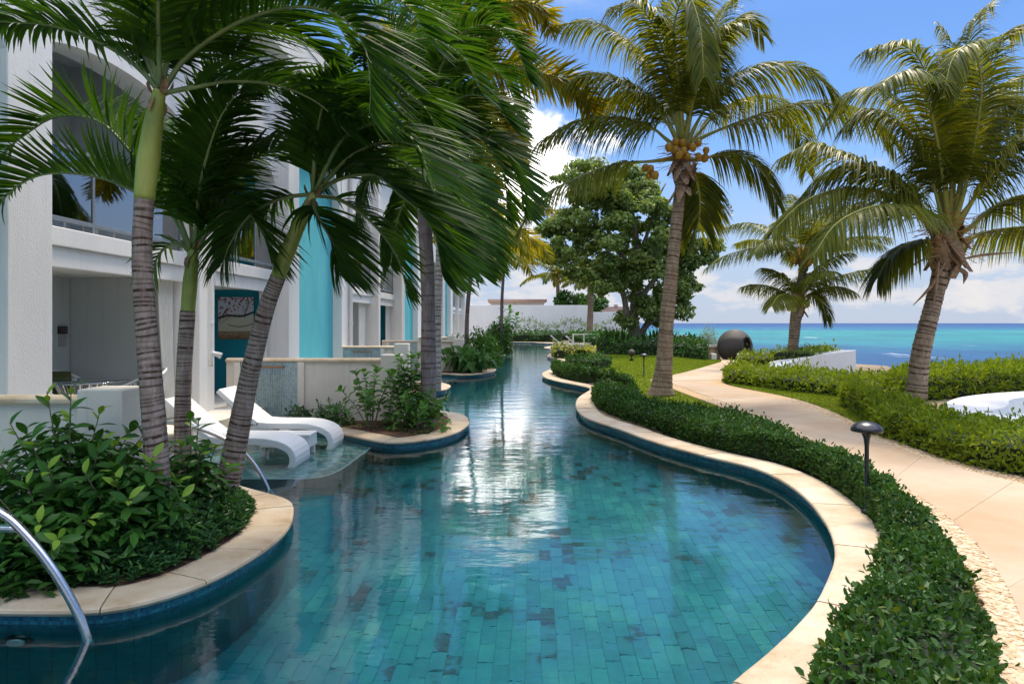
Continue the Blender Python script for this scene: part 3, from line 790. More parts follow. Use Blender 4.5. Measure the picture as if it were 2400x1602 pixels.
for bi, (y0, y1, kind) in enumerate(bays):
    # spandrel next to the niche (short recess with the drain pipe)
    if kind == 0:
        bbox('spandrel', M['white'], -2.0, -.02, y1+.302, y1+1.148, -.03, 8.0)
    bbox('upper_slab', M['white'], -1.998, -.05, y0+.002, y1-.002, 2.67, 3.06)
    bm = bbox('balcony_beam', M['white'], -.048, 0.0, y0+.003, y1-.003, 2.60, 2.86)
    bbox('beam_ledge', M['white'], -.046, .045, y0+.003, y1-.003, 2.864, 3.10, bm)
    arch_wall('balcony_arch', M['white'], y0+.003, y1-.003, 5.15, .42, 8.0, -.45, -.005)
    bbox('niche_wall', M['teal'] if kind else M['grey_wall'], -1.935, -.30, y1-.075, y1-.004, FLZ, 2.668, bevel=0)
    bbox('niche_wall', M['grey_wall'], -1.998, -1.94, y0+.004, y1-.08, FLZ, 2.668, bevel=0)
    bbox('balcony_wall', M['grey_wall'], -1.998, -1.94, y0+.004, y1-.006, 3.064, 6.4, bevel=0)
    bbox('balcony_wall', M['teal'] if kind else M['grey_wall'], -1.935, -.46, y1-.075, y1-.006, 3.064, 6.4, bevel=0)
    bbox('balcony_ceiling', M['white'], -1.935, -.46, y0+.004, y1-.08, 6.25, 6.4, bevel=0)
    # glass balustrade in grey metal
    bl = bbox('balustrade', M['aluminium'], -.09, -.045, y0+.01, y1-.01, 4.14, 4.19, bevel=.004)
    bbox('bottom_rail', M['aluminium'], -.09, -.045, y0+.01, y1-.01, 3.20, 3.255, bl, bevel=.004)
    nb = 3
    for k in range(nb+1):
        yy = y0+.03+(y1-y0-.06)*k/nb
        bbox('post', M['aluminium'], -.088, -.047, yy-.022, yy+.022, 3.06, 4.138, bl, bevel=0)
    for k in range(nb):
        ya, yb = y0+.03+(y1-y0-.06)*k/nb+.024, y0+.03+(y1-y0-.06)*(k+1)/nb-.024
        bbox('glass_pane', M['glass'], -.072, -.062, ya, yb, 3.257, 4.137, bl, bevel=0)
# drain pipes
pipes = [12.45, 25.95, 21.25, 39.45]
for i, y in enumerate(pipes):
    xo = .05 if i != 2 else .28
    zb = 1.30 if i == 0 else .3
    m = MB(); P = [(xo, y, 7.9), (xo, y, zb+.2)]
    P += [(xo+.0, y, zb+.10), (xo+.06, y+.05, zb+.03), (xo+.16, y+.12, zb)] if i == 0 else [(xo, y, zb)]
    m.tube(B(np.array(catmull(P, 30))), .058, 12); pp = m.build('drain_pipe', M['pipe'], hotel, smooth=True)
    for z in (1.9, 4.6):
        m = MB(); m.lathe(B(np.array((xo, y, z))), [(.066, -.03), (.07, -.02), (.07, .02), (.066, .03)], 12); m.build('pipe_collar', M['pipe'], pp)

# ---- partition walls between the suites, each with a mosaic fountain panel and an end pillar
def garden_wall(wy, x_end, label, panel=True, fall=True):
    th = .16; zt = 1.15
    w = thing('garden_wall', label, 'wall', (x_end, wy, 0))
    x0 = -6.0+.031*wy+.02
    def bx(name, mat, a, b, c, d, e, f, parent=w, bevel=.008):
        m = MB(); m.box(a, b, c, d, e, f); return m.build(name, mat, parent, bevel=bevel)
    bx('wall', M['cream'], x0, x_end-.42, wy, wy+th, -.03, zt)
    # rounded stone cap
    a = np.linspace(0, math.pi, 9); y = wy+th/2-np.cos(a)*(th/2+.05); z = zt+.002+np.sin(a)*.05
    y = np.r_[y[:1], y, y[-1:]]; z = np.r_[zt+.002-.0, z+.02, zt+.002]
    n = max(2, int((x_end-.42-x0)/.75))
    xs = np.linspace(x0, x_end-.422, n+1)
    for i in range(n):
        rows = np.array([np.column_stack([np.full(len(y), xx), y, z]) for xx in (xs[i]+.002, xs[i+1]-.002)])
        m = MB(); m.loft(rows, closed=True); m.add(rows[0], [np.arange(len(y))]); m.add(rows[1], [np.arange(len(y))[::-1]])
        m.build('cap_stone', M['travertine'], w)
    bx('pillar', M['cream'], x_end-.42, x_end, wy-.13, wy+th+.13, -.03, zt+.14, bevel=.015)
    if panel:
        pa, pb = x0+.30, x0+1.40
        f = bx('mosaic_panel', M['feature'], pa, pb, wy-.03, wy-.001, -.02, zt-.01, bevel=0)
        for xx in (pa-.14, pb+.002): bx('panel_trim', M['cream'], xx, xx+.13, wy-.05, wy-.001, -.03, zt-.003)
        c = (pa+pb)/2
        s = bx('spout', M['bronze'], c-.30, c+.30, wy-.12, wy-.03, zt-.115, zt-.085, f, bevel=.004)
        if fall:
            m = MB()
            for q in range(26):
                xx = c-.28+.56*q/25+random.uniform(-.006, .006)
                zz = np.linspace(zt-.115, -.19, 14)
                yy = wy-.12-.05*np.sqrt(np.clip((zt-.115-zz), 0, None))
                wob = np.cumsum(rng.normal(0, .002, 14))
                m.tube(np.column_stack([xx+wob, yy, zz]), rng.uniform(.002, .0045), 4, cap=False)
            m.build('falling_water', M['falling'], f, kind='stuff')
    return w
garden_wall(6.4, -3.58, 'cream low wall with stone cap behind the large leafy shrub, nearest wall', panel=False)
garden_wall(13.3, -2.12, 'cream low wall with mosaic fountain panel right behind the white loungers')
garden_wall(20.5, -3.10, 'low wall with fountain panel just beyond the end pillar of the loungers\' wall')
garden_wall(27.0, -1.90, 'low wall whose pillar stands beside the broad-leaved plants at the waterside', fall=False)
garden_wall(34.0, -2.80, 'small far low wall seen above the wall near the round bush', fall=False)

# ---- shallow tiled shelves under water with a pale edge
def shelf(poly, tiles=True, name_label=None):
    P = round_poly(poly, .3) if tiles else np.asarray(poly, float)
    s = bpy.data.objects.new('pool_shelf', None); col.objects.link(s); struct(s)
    m = MB(); m.prism(P, FLOOR_Z, -.285); m.build('shelf_block', M['pool_wall'], s)
    c = P.mean(0)
    Pi = c+(P-c)*(1-.05/np.linalg.norm(P-c, axis=1, keepdims=True))
    m = MB(); n = len(P)
    V = np.vstack([np.column_stack([P, np.full(n, -.284)]), np.column_stack([P, np.full(n, -.262)]), np.column_stack([Pi, np.full(n, -.262)])])
    j = np.arange(n); k = (j+1) % n
    m.add(V, [np.stack([j, k, k+n, j+n], 1), np.stack([j+n, k+n, k+2*n, j+2*n], 1)]); m.build('edge_stone', M['shelf_edge'], s)
    if not tiles:
        m = MB(); m.sheet(Pi, -.266); m.build('shelf_top', M['feature'], s); return s
    lo, hi = P.min(0), P.max(0); tw, tl = .062, .125
    m = MB(); row = 0; y = lo[1]
    while y < hi[1]:
        x = lo[0]-(row % 3)*tl/3
        while x < hi[0]:
            ctr = np.array([[x+tl/2, y+tw/2]])
            if inside(ctr, c+(P-c)*.965)[0]:
                g = .003
                V = [(x+g, y+g, -.275), (x+tl-g, y+g, -.275), (x+tl-g, y+tw-g, -.275), (x+g, y+tw-g, -.275)]
                V += [(a, b, -.266) for a, b, _ in V]
                m.add(V, [np.array([(4, 5, 6, 7), (0, 1, 5, 4), (1, 2, 6, 5), (2, 3, 7, 6), (3, 0, 4, 7)])])
            x += tl
        y += tw; row += 1
    m.build('shelf_tiles', M['shelf'], s, kind='stuff')
    return s
e1, e2, e3 = G(875, 1042, WATER_Z)[:2], G(796, 1099, WATER_Z)[:2], G(741, 1116, WATER_Z)[:2]
shelf([e1+(-.05, .15), e1, e2, e3, (-3.7, e3[1]), (-4.98, e3[1]-.1), (-4.98, 12.95), (-4.5, 12.9), (-3.1, 12.0)])
shelf([(-4.95, 15.5), (-4.95, 18.4), (-2.6, 18.6), (-2.5, 16.2), (-3.0, 15.6)], False)
e = [G(*p, WATER_Z)[:2] for p in ((1073, 884), (1050, 895), (1010, 895))]
shelf([(-4.95, 26.2), (-2.8, 26.0), e[0], e[1], e[2], (-4.95, 23.0)], False)
# ================================================================== PLANTS
def trunk(palm, pts, r, mat, period=.075, depth=.05, flare=0.0, name='trunk', n=14, scar=.34):
    P = catmull(pts, 12); L = np.linalg.norm(np.diff(P, axis=0), axis=1).sum()
    P = catmull(pts, max(20, int(L/(period/5))))
    s = np.linspace(0, L, len(P)); u = s/L
    rg = np.random.default_rng(int(abs(L*1000)) % 9999)
    bd = np.r_[0, np.cumsum(period*rg.uniform(.55, 1.5, int(L/period*1.6)+4))]
    ki = np.clip(np.searchsorted(bd, s, side='right')-1, 0, len(bd)-2)
    saw = (s-bd[ki])/(bd[ki+1]-bd[ki]); amp = rg.uniform(.3, 1.3, len(bd))[ki]
    rad = np.interp(u, np.linspace(0, 1, len(r)), r)
    rad = rad+flare*np.exp(-s/.22)
    ring = ((saw < scar) | (saw > .95)).astype(float)*np.clip(amp, .35, 1)
    prof = rad*(1+depth*(saw-.5)*amp)*(1+.025*np.sin(s*3.1+L))
    tilt = (np.interp(s, np.linspace(0, L, 14), rg.uniform(-1, 1, 14))*rad*.22, np.interp(s, np.linspace(0, L, 8), rg.uniform(0, 6, 8)))
    m = MB(); m.tube(P, prof, n, attr=ring, tilt=tilt)
    return m.build(name, mat, palm, smooth=True, attr='ring')

def frond(palm, pts, n=60, ll=.7, lw=.045, lift=.35, droop=.45, sweep=(.35, 1.2), wind=(0, 0, 0), t0=.14, r=.02, mat='adonidia', rmat='rachis_green', plumose=0, roll=0, name='frond', tipk=.35, jit=.08, twist=.22, base=1.0):
    P = catmull(pts, 30); T = unit(np.gradient(P, axis=0))
    if mat == 'adonidia' and ll < .96: n = int(n*min(1.0, max(.35, np.linalg.norm(np.diff(P, axis=0), axis=1).sum()/1.9)))
    m = MB(); m.tube(P, np.interp(np.linspace(0, 1, 30), [0, .05, .16, 1], [r*base, r*(1+(base-1)*.55), r, r*.16]), 7); f = m.build(name, M[rmat], palm, smooth=True)
    t = np.repeat(np.linspace(t0, .995, n), 2)+rng.normal(0, .003, 2*n); t = np.clip(t, 0, 1)
    s = np.tile([1.0, -1.0], n)[:, None]
    k = t*29
    ip = lambda A: np.stack([np.interp(k, np.arange(30), A[:, c]) for c in range(3)], 1)
    b, tg = ip(P), unit(ip(T))
    # reference side direction carried along the stalk
    S0 = np.cross(T, (0, 0, 1.0)); bad = np.linalg.norm(S0, axis=1) < .25
    h = P[-1]-P[0]; hs = unit(np.cross(h*np.array((1, 1, 0))+1e-6, (0, 0, 1.0)))
    S0[bad] = hs; S0 = unit(S0)
    for i in range(1, 30):
        if np.dot(S0[i], S0[i-1]) < 0: S0[i] = -S0[i]
    S = unit(ip(S0)); U = np.cross(S, tg)
    flip = np.sign(U[:, 2:3]+1e-6); 
    if np.mean(U[:6, 2]) < 0: U = -U
    if roll:
        c, q = math.cos(roll), math.sin(roll); S, U = S*c+U*q, U*c-S*q
    sw = (sweep[0]+(sweep[1]-sweep[0])*t)[:, None]
    lf = lift+rng.normal(0, jit, (2*n, 1))
    if plumose: lf = rng.uniform(-plumose, plumose, (2*n, 1))
    d = unit(s*S+tg*sw+U*lf+rng.normal(0, jit*.45, (2*n, 3)))
    Ln = ll*(1-np.clip(np.abs(t-.42)/.60, 0, 1)**2.0*(1-tipk))*rng.uniform(.88, 1.08, 2*n)
    Ln = Ln[:, None]
    Wd = unit(tg-d*np.sum(tg*d, 1, keepdims=True)); Nn = np.cross(d, Wd)
    ph = rng.normal(0, twist, (2*n, 1)); Wd = Wd*np.cos(ph)+Nn*np.sin(ph)
    us = np.array([0, .22, .48, .75, 1.0]); ws = np.array([.45, 1, .95, .66, .05])*.5*lw
    wv = np.asarray(wind, float); dr = droop*rng.uniform(.7, 1.3, (2*n, 1))
    rows = []
    for u, w in zip(us, ws):
        c = b+d*Ln*u+(np.array((0, 0, -1.0))*dr+wv)*Ln*u**2
        # keep the blade length when it bends
        c = b+(c-b)*np.minimum(1, (Ln*u)/np.maximum(np.linalg.norm(c-b, axis=1, keepdims=True), 1e-6)) if u > 0 else c
        rows.append(np.stack([c-Wd*w, c+Wd*w], 1))
    V = np.stack(rows, 1).reshape(-1, 3)                  # per leaflet 5x2
    o = np.arange(2*n)[:, None]*10
    F = [o+np.array([2*i, 2*i+1, 2*i+3, 2*i+2]) for i in range(4)]
    m = MB(); m.add(V, [np.vstack(F)])
    m.build('leaflets', M[mat], f, smooth=True, kind='stuff')
    return f
def arc(base, azim, el, L, droop, bend=(0, 0, 0), n=9):
    s = np.linspace(0, 1, n); a = el-droop*s**1.25
    st = np.stack([np.cos(a)*math.sin(azim), np.cos(a)*math.cos(azim), np.sin(a)], 1)*L/(n-1)
    P = np.vstack([[0, 0, 0], np.cumsum(st[:-1], 0)])+np.asarray(base)
    return P+np.asarray(bend)*(s**2)[:, None]*L
def pxc(pts, y):
    """stalk given by photo points (px, py, distance offset) about distance y"""
    return np.array([D(p[0], p[1], y+(p[2] if len(p) > 2 else 0)) for p in pts])

AD = dict(n=92, ll=.80, lw=.035, lift=.45, droop=.38, sweep=(.35, 1.1), r=.022, wind=(.22, 0, -.05))
def adonidia(label, base_pt, pts, r, shaft_pts, shaft_r, fronds, tm='trunk_adonidia', group='palms on the building side', opts=None, **kw):
    p = thing('palm_tree', label, 'palm tree', base_pt, group)
    trunk(p, pts, r, M[tm], **kw)
    m = MB(); S = catmull(shaft_pts, 24)
    m.tube(S, np.interp(np.linspace(0, 1, 24), np.linspace(0, 1, len(shaft_r)), shaft_r), 14); m.build('crownshaft', M['shaft'], p, smooth=True)
    m = MB(); c = S[-1]
    for a in range(5):
        an = a*1.3+.4; q = np.array((math.cos(an), math.sin(an), 0))
        m.leaves([c+q*shaft_r[-1]*.9-np.array((0, 0, .05))], [q*.5+np.array((0, 0, -1.0 if a % 2 else .8))], [q], .16, .07)
    m.build('husk', M['husk'], p)
    for f in fronds:
        o = dict(AD); o.update(opts or {})
        if isinstance(f, tuple): o.update(f[1]); f = f[0]
        frond(p, f, **o)
    return p

# ---- three palms on the near left bed
y1 = 5.8
b1 = np.array((-2.98, y1, 0.0)); top1 = D(338, 462, y1); c1 = D(374, 212, y1)
F1 = [pxc([(372, 215), (330, 165), (250, 108), (130, 62, -.1), (-10, 50, -.2)], y1),
      (pxc([(380, 212), (440, 132), (560, 52, -.1), (690, 16, -.2), (790, 35, -.3), (850, 100, -.35), (868, 190, -.4), (866, 270, -.4)], y1), dict(ll=.88, n=86, wind=(.55, 0, 0))),
      (pxc([(385, 218), (450, 205), (540, 190, .2), (650, 200, .35), (750, 245, .5), (820, 320, .5)], y1), dict(n=60, wind=(.35, 0, 0))),
      pxc([(375, 205), (345, 110), (318, 10), (290, -110), (240, -180)], y1),
      (pxc([(380, 205), (420, 40), (520, -70, -.2), (680, -90, -.3), (830, -60, -.4), (950, 10, -.5), (1000, 90, -.5)], y1), dict(ll=.85, n=84, wind=(.55, 0, 0))),
      (pxc([(378, 205), (390, 60, .3), (430, -60, .6), (520, -130, .8), (640, -110, 1.0)], y1), {}),
      (pxc([(372, 208), (300, 60, .3), (200, -30, .6), (60, -70, .8), (-60, -40, .9)], y1), {}),
      (pxc([(376, 205), (370, 40, -.3), (380, -80, -.6), (420, -200, -.9)], y1), {}),
      (pxc([(383, 212), (470, 90, .5), (590, 60, .9), (720, 100, 1.1), (800, 190, 1.2)], y1), dict(wind=(.4, 0, 0))),
      (pxc([(378, 215), (400, 100, .4), (500, 0, .9), (640, -40, 1.3), (760, 20, 1.5), (830, 120, 1.5)], y1), dict(wind=(.4, 0, 0)))]
adonidia('tallest ringed palm rising from the big leafy shrub at far left', b1, [b1, D(362, 1000, y1), D(342, 760, y1), D(333, 600, y1), top1], [.118, .099, .089, .083, .078], [top1-(0, 0, .02), D(345, 400, y1), D(358, 300, y1), c1], [.082, .092, .078, .05], F1, period=.046)
y2 = 7.0
b2 = np.array((-3.35, y2, 0.0)); top2 = D(440, 728, y2); c2 = D(453, 584, y2)
F2 = [(pxc([(450, 588), (400, 470, -.1), (340, 400, -.1), (240, 290, -.2), (135, 274, -.2), (57, 318, -.3), (-10, 372, -.3)], y2), dict(lift=.75, droop=.1)),
      (pxc([(448, 590), (400, 500), (330, 456, -.1), (230, 415, -.2), (115, 407, -.3), (35, 440, -.3), (-15, 500, -.3)], y2), dict(lift=.75, droop=.1)),
      pxc([(458, 585), (500, 470), (575, 385, .1), (650, 348, .1), (705, 365, .1), (730, 420, .1)], y2),
      pxc([(460, 588), (510, 510), (570, 490), (615, 545), (635, 610)], y2),
      pxc([(455, 580), (470, 450), (480, 300), (520, 170), (580, 110)], y2),
      pxc([(456, 580), (500, 400, .2), (560, 250, .4), (640, 190, .5), (720, 210, .6)], y2),
      (pxc([(452, 582), (440, 440, .3), (420, 330, .5), (370, 280, .7), (310, 290, .8)], y2), {}),
      (pxc([(456, 582), (470, 430, -.3), (510, 290, -.5), (560, 210, -.6)], y2), {}),
      (pxc([(450, 590), (410, 570), (370, 600), (355, 660)], y2), dict(n=40, ll=.5))]
adonidia('thin short palm standing between the two thicker leaning trunks', b2, [b2, D(428, 1000, y2), D(432, 860, y2), top2], [.098, .085, .076, .072], [top2-(0, 0, .02), D(446, 660, y2), c2], [.070, .072, .048], F2, period=.044, opts=dict(n=80, ll=.78))
y3 = 7.0
b3 = D(512, 1185, 6.95); b3[2] = 0.0; b3[0] = -2.98; top3 = D(652, 648, y3); c3 = D(736, 452, y3)
F3 = [(pxc([(737, 448), (790, 300, .3), (880, 150, .6), (990, 90, .8), (1080, 130, .9), (1130, 220, .9)], y3), dict(ll=.8, n=76, wind=(.5, 0, 0))),
      (pxc([(737, 450), (820, 380, .5), (920, 370, .9), (1010, 430, 1.1), (1060, 520, 1.2), (1080, 620, 1.2)], y3), dict(ll=.8, n=76, wind=(.5, 0, 0))),
      (pxc([(736, 448), (770, 250, .6), (850, 60, 1.0), (960, 0, 1.3), (1060, 30, 1.5)], y3), dict(ll=.8, n=76, wind=(.5, 0, 0))),
      (pxc([(737, 450), (800, 330, -.5), (890, 290, -.9), (970, 330, -1.2), (1010, 420, -1.4)], y3), dict(ll=.72, n=76, wind=(.5, 0, 0))),
      (pxc([(735, 455), (800, 418), (880, 410, -.1), (935, 455, -.2), (985, 497, -.3), (1022, 560, -.35), (1036, 640, -.4)], y3), dict(ll=.95, n=92, lw=.044, wind=(.6, 0, .05), droop=.5)),
      (pxc([(738, 450), (775, 365), (840, 275), (900, 228, -.1), (965, 225, -.2), (1010, 275, -.3), (1030, 340, -.3)], y3), dict(ll=.9, n=84, wind=(.6, 0, 0))),
      (pxc([(738, 458), (800, 470, .2), (870, 520, .3), (930, 600, .4), (955, 690, .4)], y3), dict(n=50, ll=.6)),
      pxc([(730, 455), (660, 465), (590, 500), (545, 560), (520, 620)], y3),
      pxc([(732, 460), (740, 500, -.1), (775, 560, -.15), (795, 640, -.2)], y3),
      pxc([(735, 448), (720, 330), (690, 230, .1), (640, 190, .2), (570, 200, .3)], y3),
      (pxc([(737, 448), (760, 300, .2), (800, 180, .4), (860, 120, .5), (930, 130, .5)], y3), dict(wind=(.4, 0, 0))),
      (pxc([(738, 450), (830, 360, -.3), (930, 330, -.5), (1010, 370, -.6), (1060, 450, -.7)], y3), dict(ll=.75, n=64, wind=(.5, 0, 0))),
      (pxc([(733, 450), (740, 340, -.3), (760, 240, -.6), (800, 180, -.9)], y3), {})]
adonidia('leaning palm with ringed trunk at the tip of the near bed', b3, [b3, D(545, 1080, 6.97), D(585, 880, y3), D(622, 730, y3), top3], [.13, .118, .098, .086, .078], [top3-(.01, 0, .02), D(682, 570, y3), D(716, 495, y3), c3], [.074, .078, .066, .044], F3, period=.050)

# ---- the tall palm on the bed beyond the loungers and its fronds over the water
y4 = 12.6
b4 = np.array((-1.54, y4, 0.0)); top4 = D(992, 470, y4); c4 = D(986, 350, y4)
F4 = [(pxc([(986, 350), (1040, 140, -.5), (1120, 60, -.9), (1200, 100, -1.2), (1240, 190, -1.3)], y4), dict(ll=1.0)),
      (pxc([(986, 350), (1080, 320, -.6), (1160, 330, -1.1), (1215, 420, -1.4), (1230, 500, -1.5)], y4), dict(ll=1.0)),
      (pxc([(986, 350), (960, 100, .8), (1000, -60, 1.2), (1080, -90, 1.5)], y4), dict(ll=1.0)),
      (pxc([(986, 352), (1020, 330, -1.2), (1070, 400, -2.2), (1110, 530, -2.6), (1125, 640, -2.7)], y4), dict(ll=.95)),
      (pxc([(986, 350), (1030, 270), (1090, 280), (1160, 370, -.2), (1184, 430, -.3), (1188, 510, -.3)], y4), dict(ll=1.0, n=70)),
      (pxc([(986, 350), (1010, 230), (1070, 150), (1140, 150), (1190, 200), (1215, 280)], y4), dict(ll=1.0, n=70)),
      (pxc([(986, 352), (1050, 370), (1110, 430), (1150, 520), (1165, 620)], y4), dict(ll=1.0, n=66)),
      (pxc([(986, 350), (940, 250), (880, 200), (810, 210), (760, 270)], y4), dict(ll=.95)),
      (pxc([(986, 350), (990, 200), (1010, 90), (1060, 20), (1130, 10), (1180, 60)], y4), dict(ll=1.0)),
      (pxc([(986, 350), (960, 200), (930, 80), (870, 10), (800, 20)], y4), dict(ll=.95)),
      (pxc([(986, 352), (920, 370), (860, 430), (840, 520)], y4), dict(ll=.8)),
      (pxc([(986, 352), (1000, 400, -.6), (1040, 470, -1.0), (1080, 580, -1.3)], y4), dict(ll=.95)),
      (pxc([(986, 350), (1060, 240, -.8), (1140, 230, -1.4), (1210, 310, -1.7)], y4), dict(ll=.95)),
      (pxc([(986, 352), (960, 440, .5), (930, 520, .8), (915, 620, .9)], y4), dict(ll=.8)),
      (pxc([(986, 352), (1060, 400, .5), (1090, 520, .8), (1100, 640, .9)], y4), dict(ll=.9)),
      (pxc([(986, 350), (1020, 180, .8), (1080, 90, 1.2), (1150, 90, 1.5)], y4), dict(ll=.9))]
adonidia('grey palm trunk growing out of the soil bed past the loungers', b4, [b4, D(1004, 800, y4), D(1002, 650, y4), top4], [.14, .135, .13, .12], [top4-(0, 0, .02), D(988, 410, y4), c4], [.12, .13, .08], F4, tm='trunk_royal', period=.14, depth=.02, opts=dict(n=100, ll=1.1, lw=.048, wind=(.45, 0, 0), r=.03), scar=.08)

# ---- foxtail palm behind it whose plume hangs over the pool
y5 = 19.0
b5 = np.array((-2.1, y5, 0.0)); top5 = D(1040, 330, y5); c5 = D(1055, 215, y5)
FX = dict(n=300, ll=1.02, lw=.055, plumose=1.7, droop=.25, sweep=(.35, .9), wind=(.1, 0, 0), r=.04, mat='foxtail', rmat='rachis_green')
F5 = [pxc([(1055, 215), (1110, 155), (1200, 152), (1270, 172), (1335, 192), (1378, 235), (1396, 300)], y5),
      pxc([(1055, 212), (1090, 90), (1155, 22), (1220, 2), (1275, 22), (1290, 75)], y5),
      pxc([(1055, 215), (1000, 120), (930, 90), (860, 130)], y5),
      pxc([(1055, 218), (1120, 230), (1180, 290), (1215, 380)], y5),
      pxc([(1055, 212), (1050, 60), (1020, -60), (960, -90)], y5),
      pxc([(1055, 218), (1000, 240), (960, 320), (950, 400)], y5),
      pxc([(1055, 212), (1120, 60, 1.0), (1190, 40, 1.6), (1240, 100, 2.0)], y5),
      pxc([(1055, 216), (1090, 260, -1.0), (1130, 350, -1.6), (1150, 450, -2.0)], y5)]
adonidia('slim palm trunk behind the grey one, plumed fronds over the pool', b5, [b5, D(1025, 740, y5), D(1030, 600, y5), top5], [.13, .11, .105, .095], [top5-(0, 0, .02), D(1046, 270, y5), c5], [.10, .12, .07], F5, tm='trunk_pale', opts=FX, period=.12)
# ---- two farther palms of the same bank
def far_palm(label, bx, by, pts_px, crown_px, n, L, ll, mat='foxtail', tm='trunk_royal', r=.11, seed=1, plum=1.2):
    random.seed(seed); b = np.array((bx, by, 0.0)); P = [b]+[D(*q, by) for q in pts_px]; c = D(*crown_px, by)
    fr = [arc(c, k*2.399+seed, math.radians(random.uniform(15, 70)), L*random.uniform(.85, 1.1), math.radians(random.uniform(85, 130)), (.12, 0, 0)) for k in range(n)]
    return adonidia(label, b, P, [r, r*.8, r*.75], [P[-1]-(0, 0, .02), c], [r*.75, r*.5], fr, tm=tm, opts=dict(n=52, ll=ll, lw=.09, plumose=plum, r=.035, mat=mat, droop=.5, wind=(.1, 0, 0)))
far_palm('palm with thin trunk above the round bush, its fronds drooping to the water', -1.95, 29.0, [(1096, 720), (1110, 600)], (1118, 545), 14, 3.1, 1.0, seed=3)
far_palm('thin-stemmed small palm at the water beside the dark rubber plant', -.62, 41.5, [(1176, 720), (1180, 640)], (1182, 610), 12, 3.0, 1.0, seed=5, r=.12)

# ---- coconut palms
CO = dict(n=144, ll=1.35, lw=.042, lift=.16, droop=.80, base=2.2, jit=.07, sweep=(.45, 1.1), wind=(.05, 0, 0), r=.038, mat='coconut', rmat='rachis_yellow', t0=.2)
def coconut_palm(label, b, pts, r, fronds, nuts, opts=None, husks=10, hs=.35, nutmat='coconut_nut', nr=.11, fibre='fibre', flare=.18, period=.10):
    p = thing('coconut_palm', label, 'palm tree', b, 'coconut palms')
    trunk(p, [b]+pts, r, M['trunk_coco'], period=period, depth=.10, flare=flare, n=16, scar=.24)
    c = np.asarray(pts[-1])
    for f in fronds:
        o = dict(CO); o.update(opts or {})
        if isinstance(f, tuple): o.update(f[1]); f = f[0]
        frond(p, f, **o)
    for k in range(husks):                                   # old leaf bases wrapped round the crown
        a = k*2.4; q = np.array((math.cos(a), math.sin(a), 0)); z = random.uniform(-.35, .30)*hs/.35
        L = hs*random.uniform(.55, 1.15); dn = random.random() < .45
        Q = c+q*r[-1]*.9+np.array((0, 0, z)); dd = unit(q*(.35 if not dn else .5)+np.array((0, 0, 1.0 if not dn else -.9)))
        e = Q+dd*L+q*L*.12
        m = MB(); side = unit(np.cross(dd, q)); cl = catmull([Q-dd*L*.2, Q+dd*L*.3+q*.03, e], 7)
        wd = np.interp(np.linspace(0, 1, 7), [0, .4, 1], [.11, .10, .03])*hs/.4
        rows = [cl+side*wd[:, None]*f+q*(.03*(1-f*f)) for f in (-1, -.4, .4, 1)]; rows += [x-q*.02 for x in rows[::-1]]
        m.loft(np.array(rows), closed=False); m.build('leaf_base', M['husk'], p)
    m = MB()
    for k in range(150):                                     # flower stalks and fibre
        a = random.uniform(0, 6.28); q = np.array((math.cos(a), math.sin(a), 0)); L = min(hs, .45)*random.uniform(.6, 1.6)
        Q = c+np.array((0, 0, random.uniform(-.1, .5)*hs/.35)); e = Q+q*L+np.array((0, 0, random.uniform(-.4, .5)*L))
        m.tube(catmull([Q, (Q+e)/2+np.array((0, 0, .08)), e], 5), .007, 3, cap=False)
    m.build('flower_stalks', M[fibre], p, kind='stuff')
    for q in nuts:
        m = MB(); a = np.linspace(0, math.pi, 8); s = nr*random.uniform(.85, 1.1)
        m.lathe(q, np.column_stack([np.sin(a)*s*.86+.001, -np.cos(a)*s*(1+.08*np.cos(a))]), 10, axis=unit((random.uniform(-.4, .4), random.uniform(-.6, 0), 1))); m.build('coconut', M[nutmat], p, smooth=True)
    return p
ya = 18.0
ba = np.array((3.92, ya, 0.0))
pa = [D(1556, 860, ya), D(1562, 760, ya), D(1578, 600, ya), D(1590, 480, ya), D(1600, 400, ya)]
ca_ = D(1600, 350, ya)
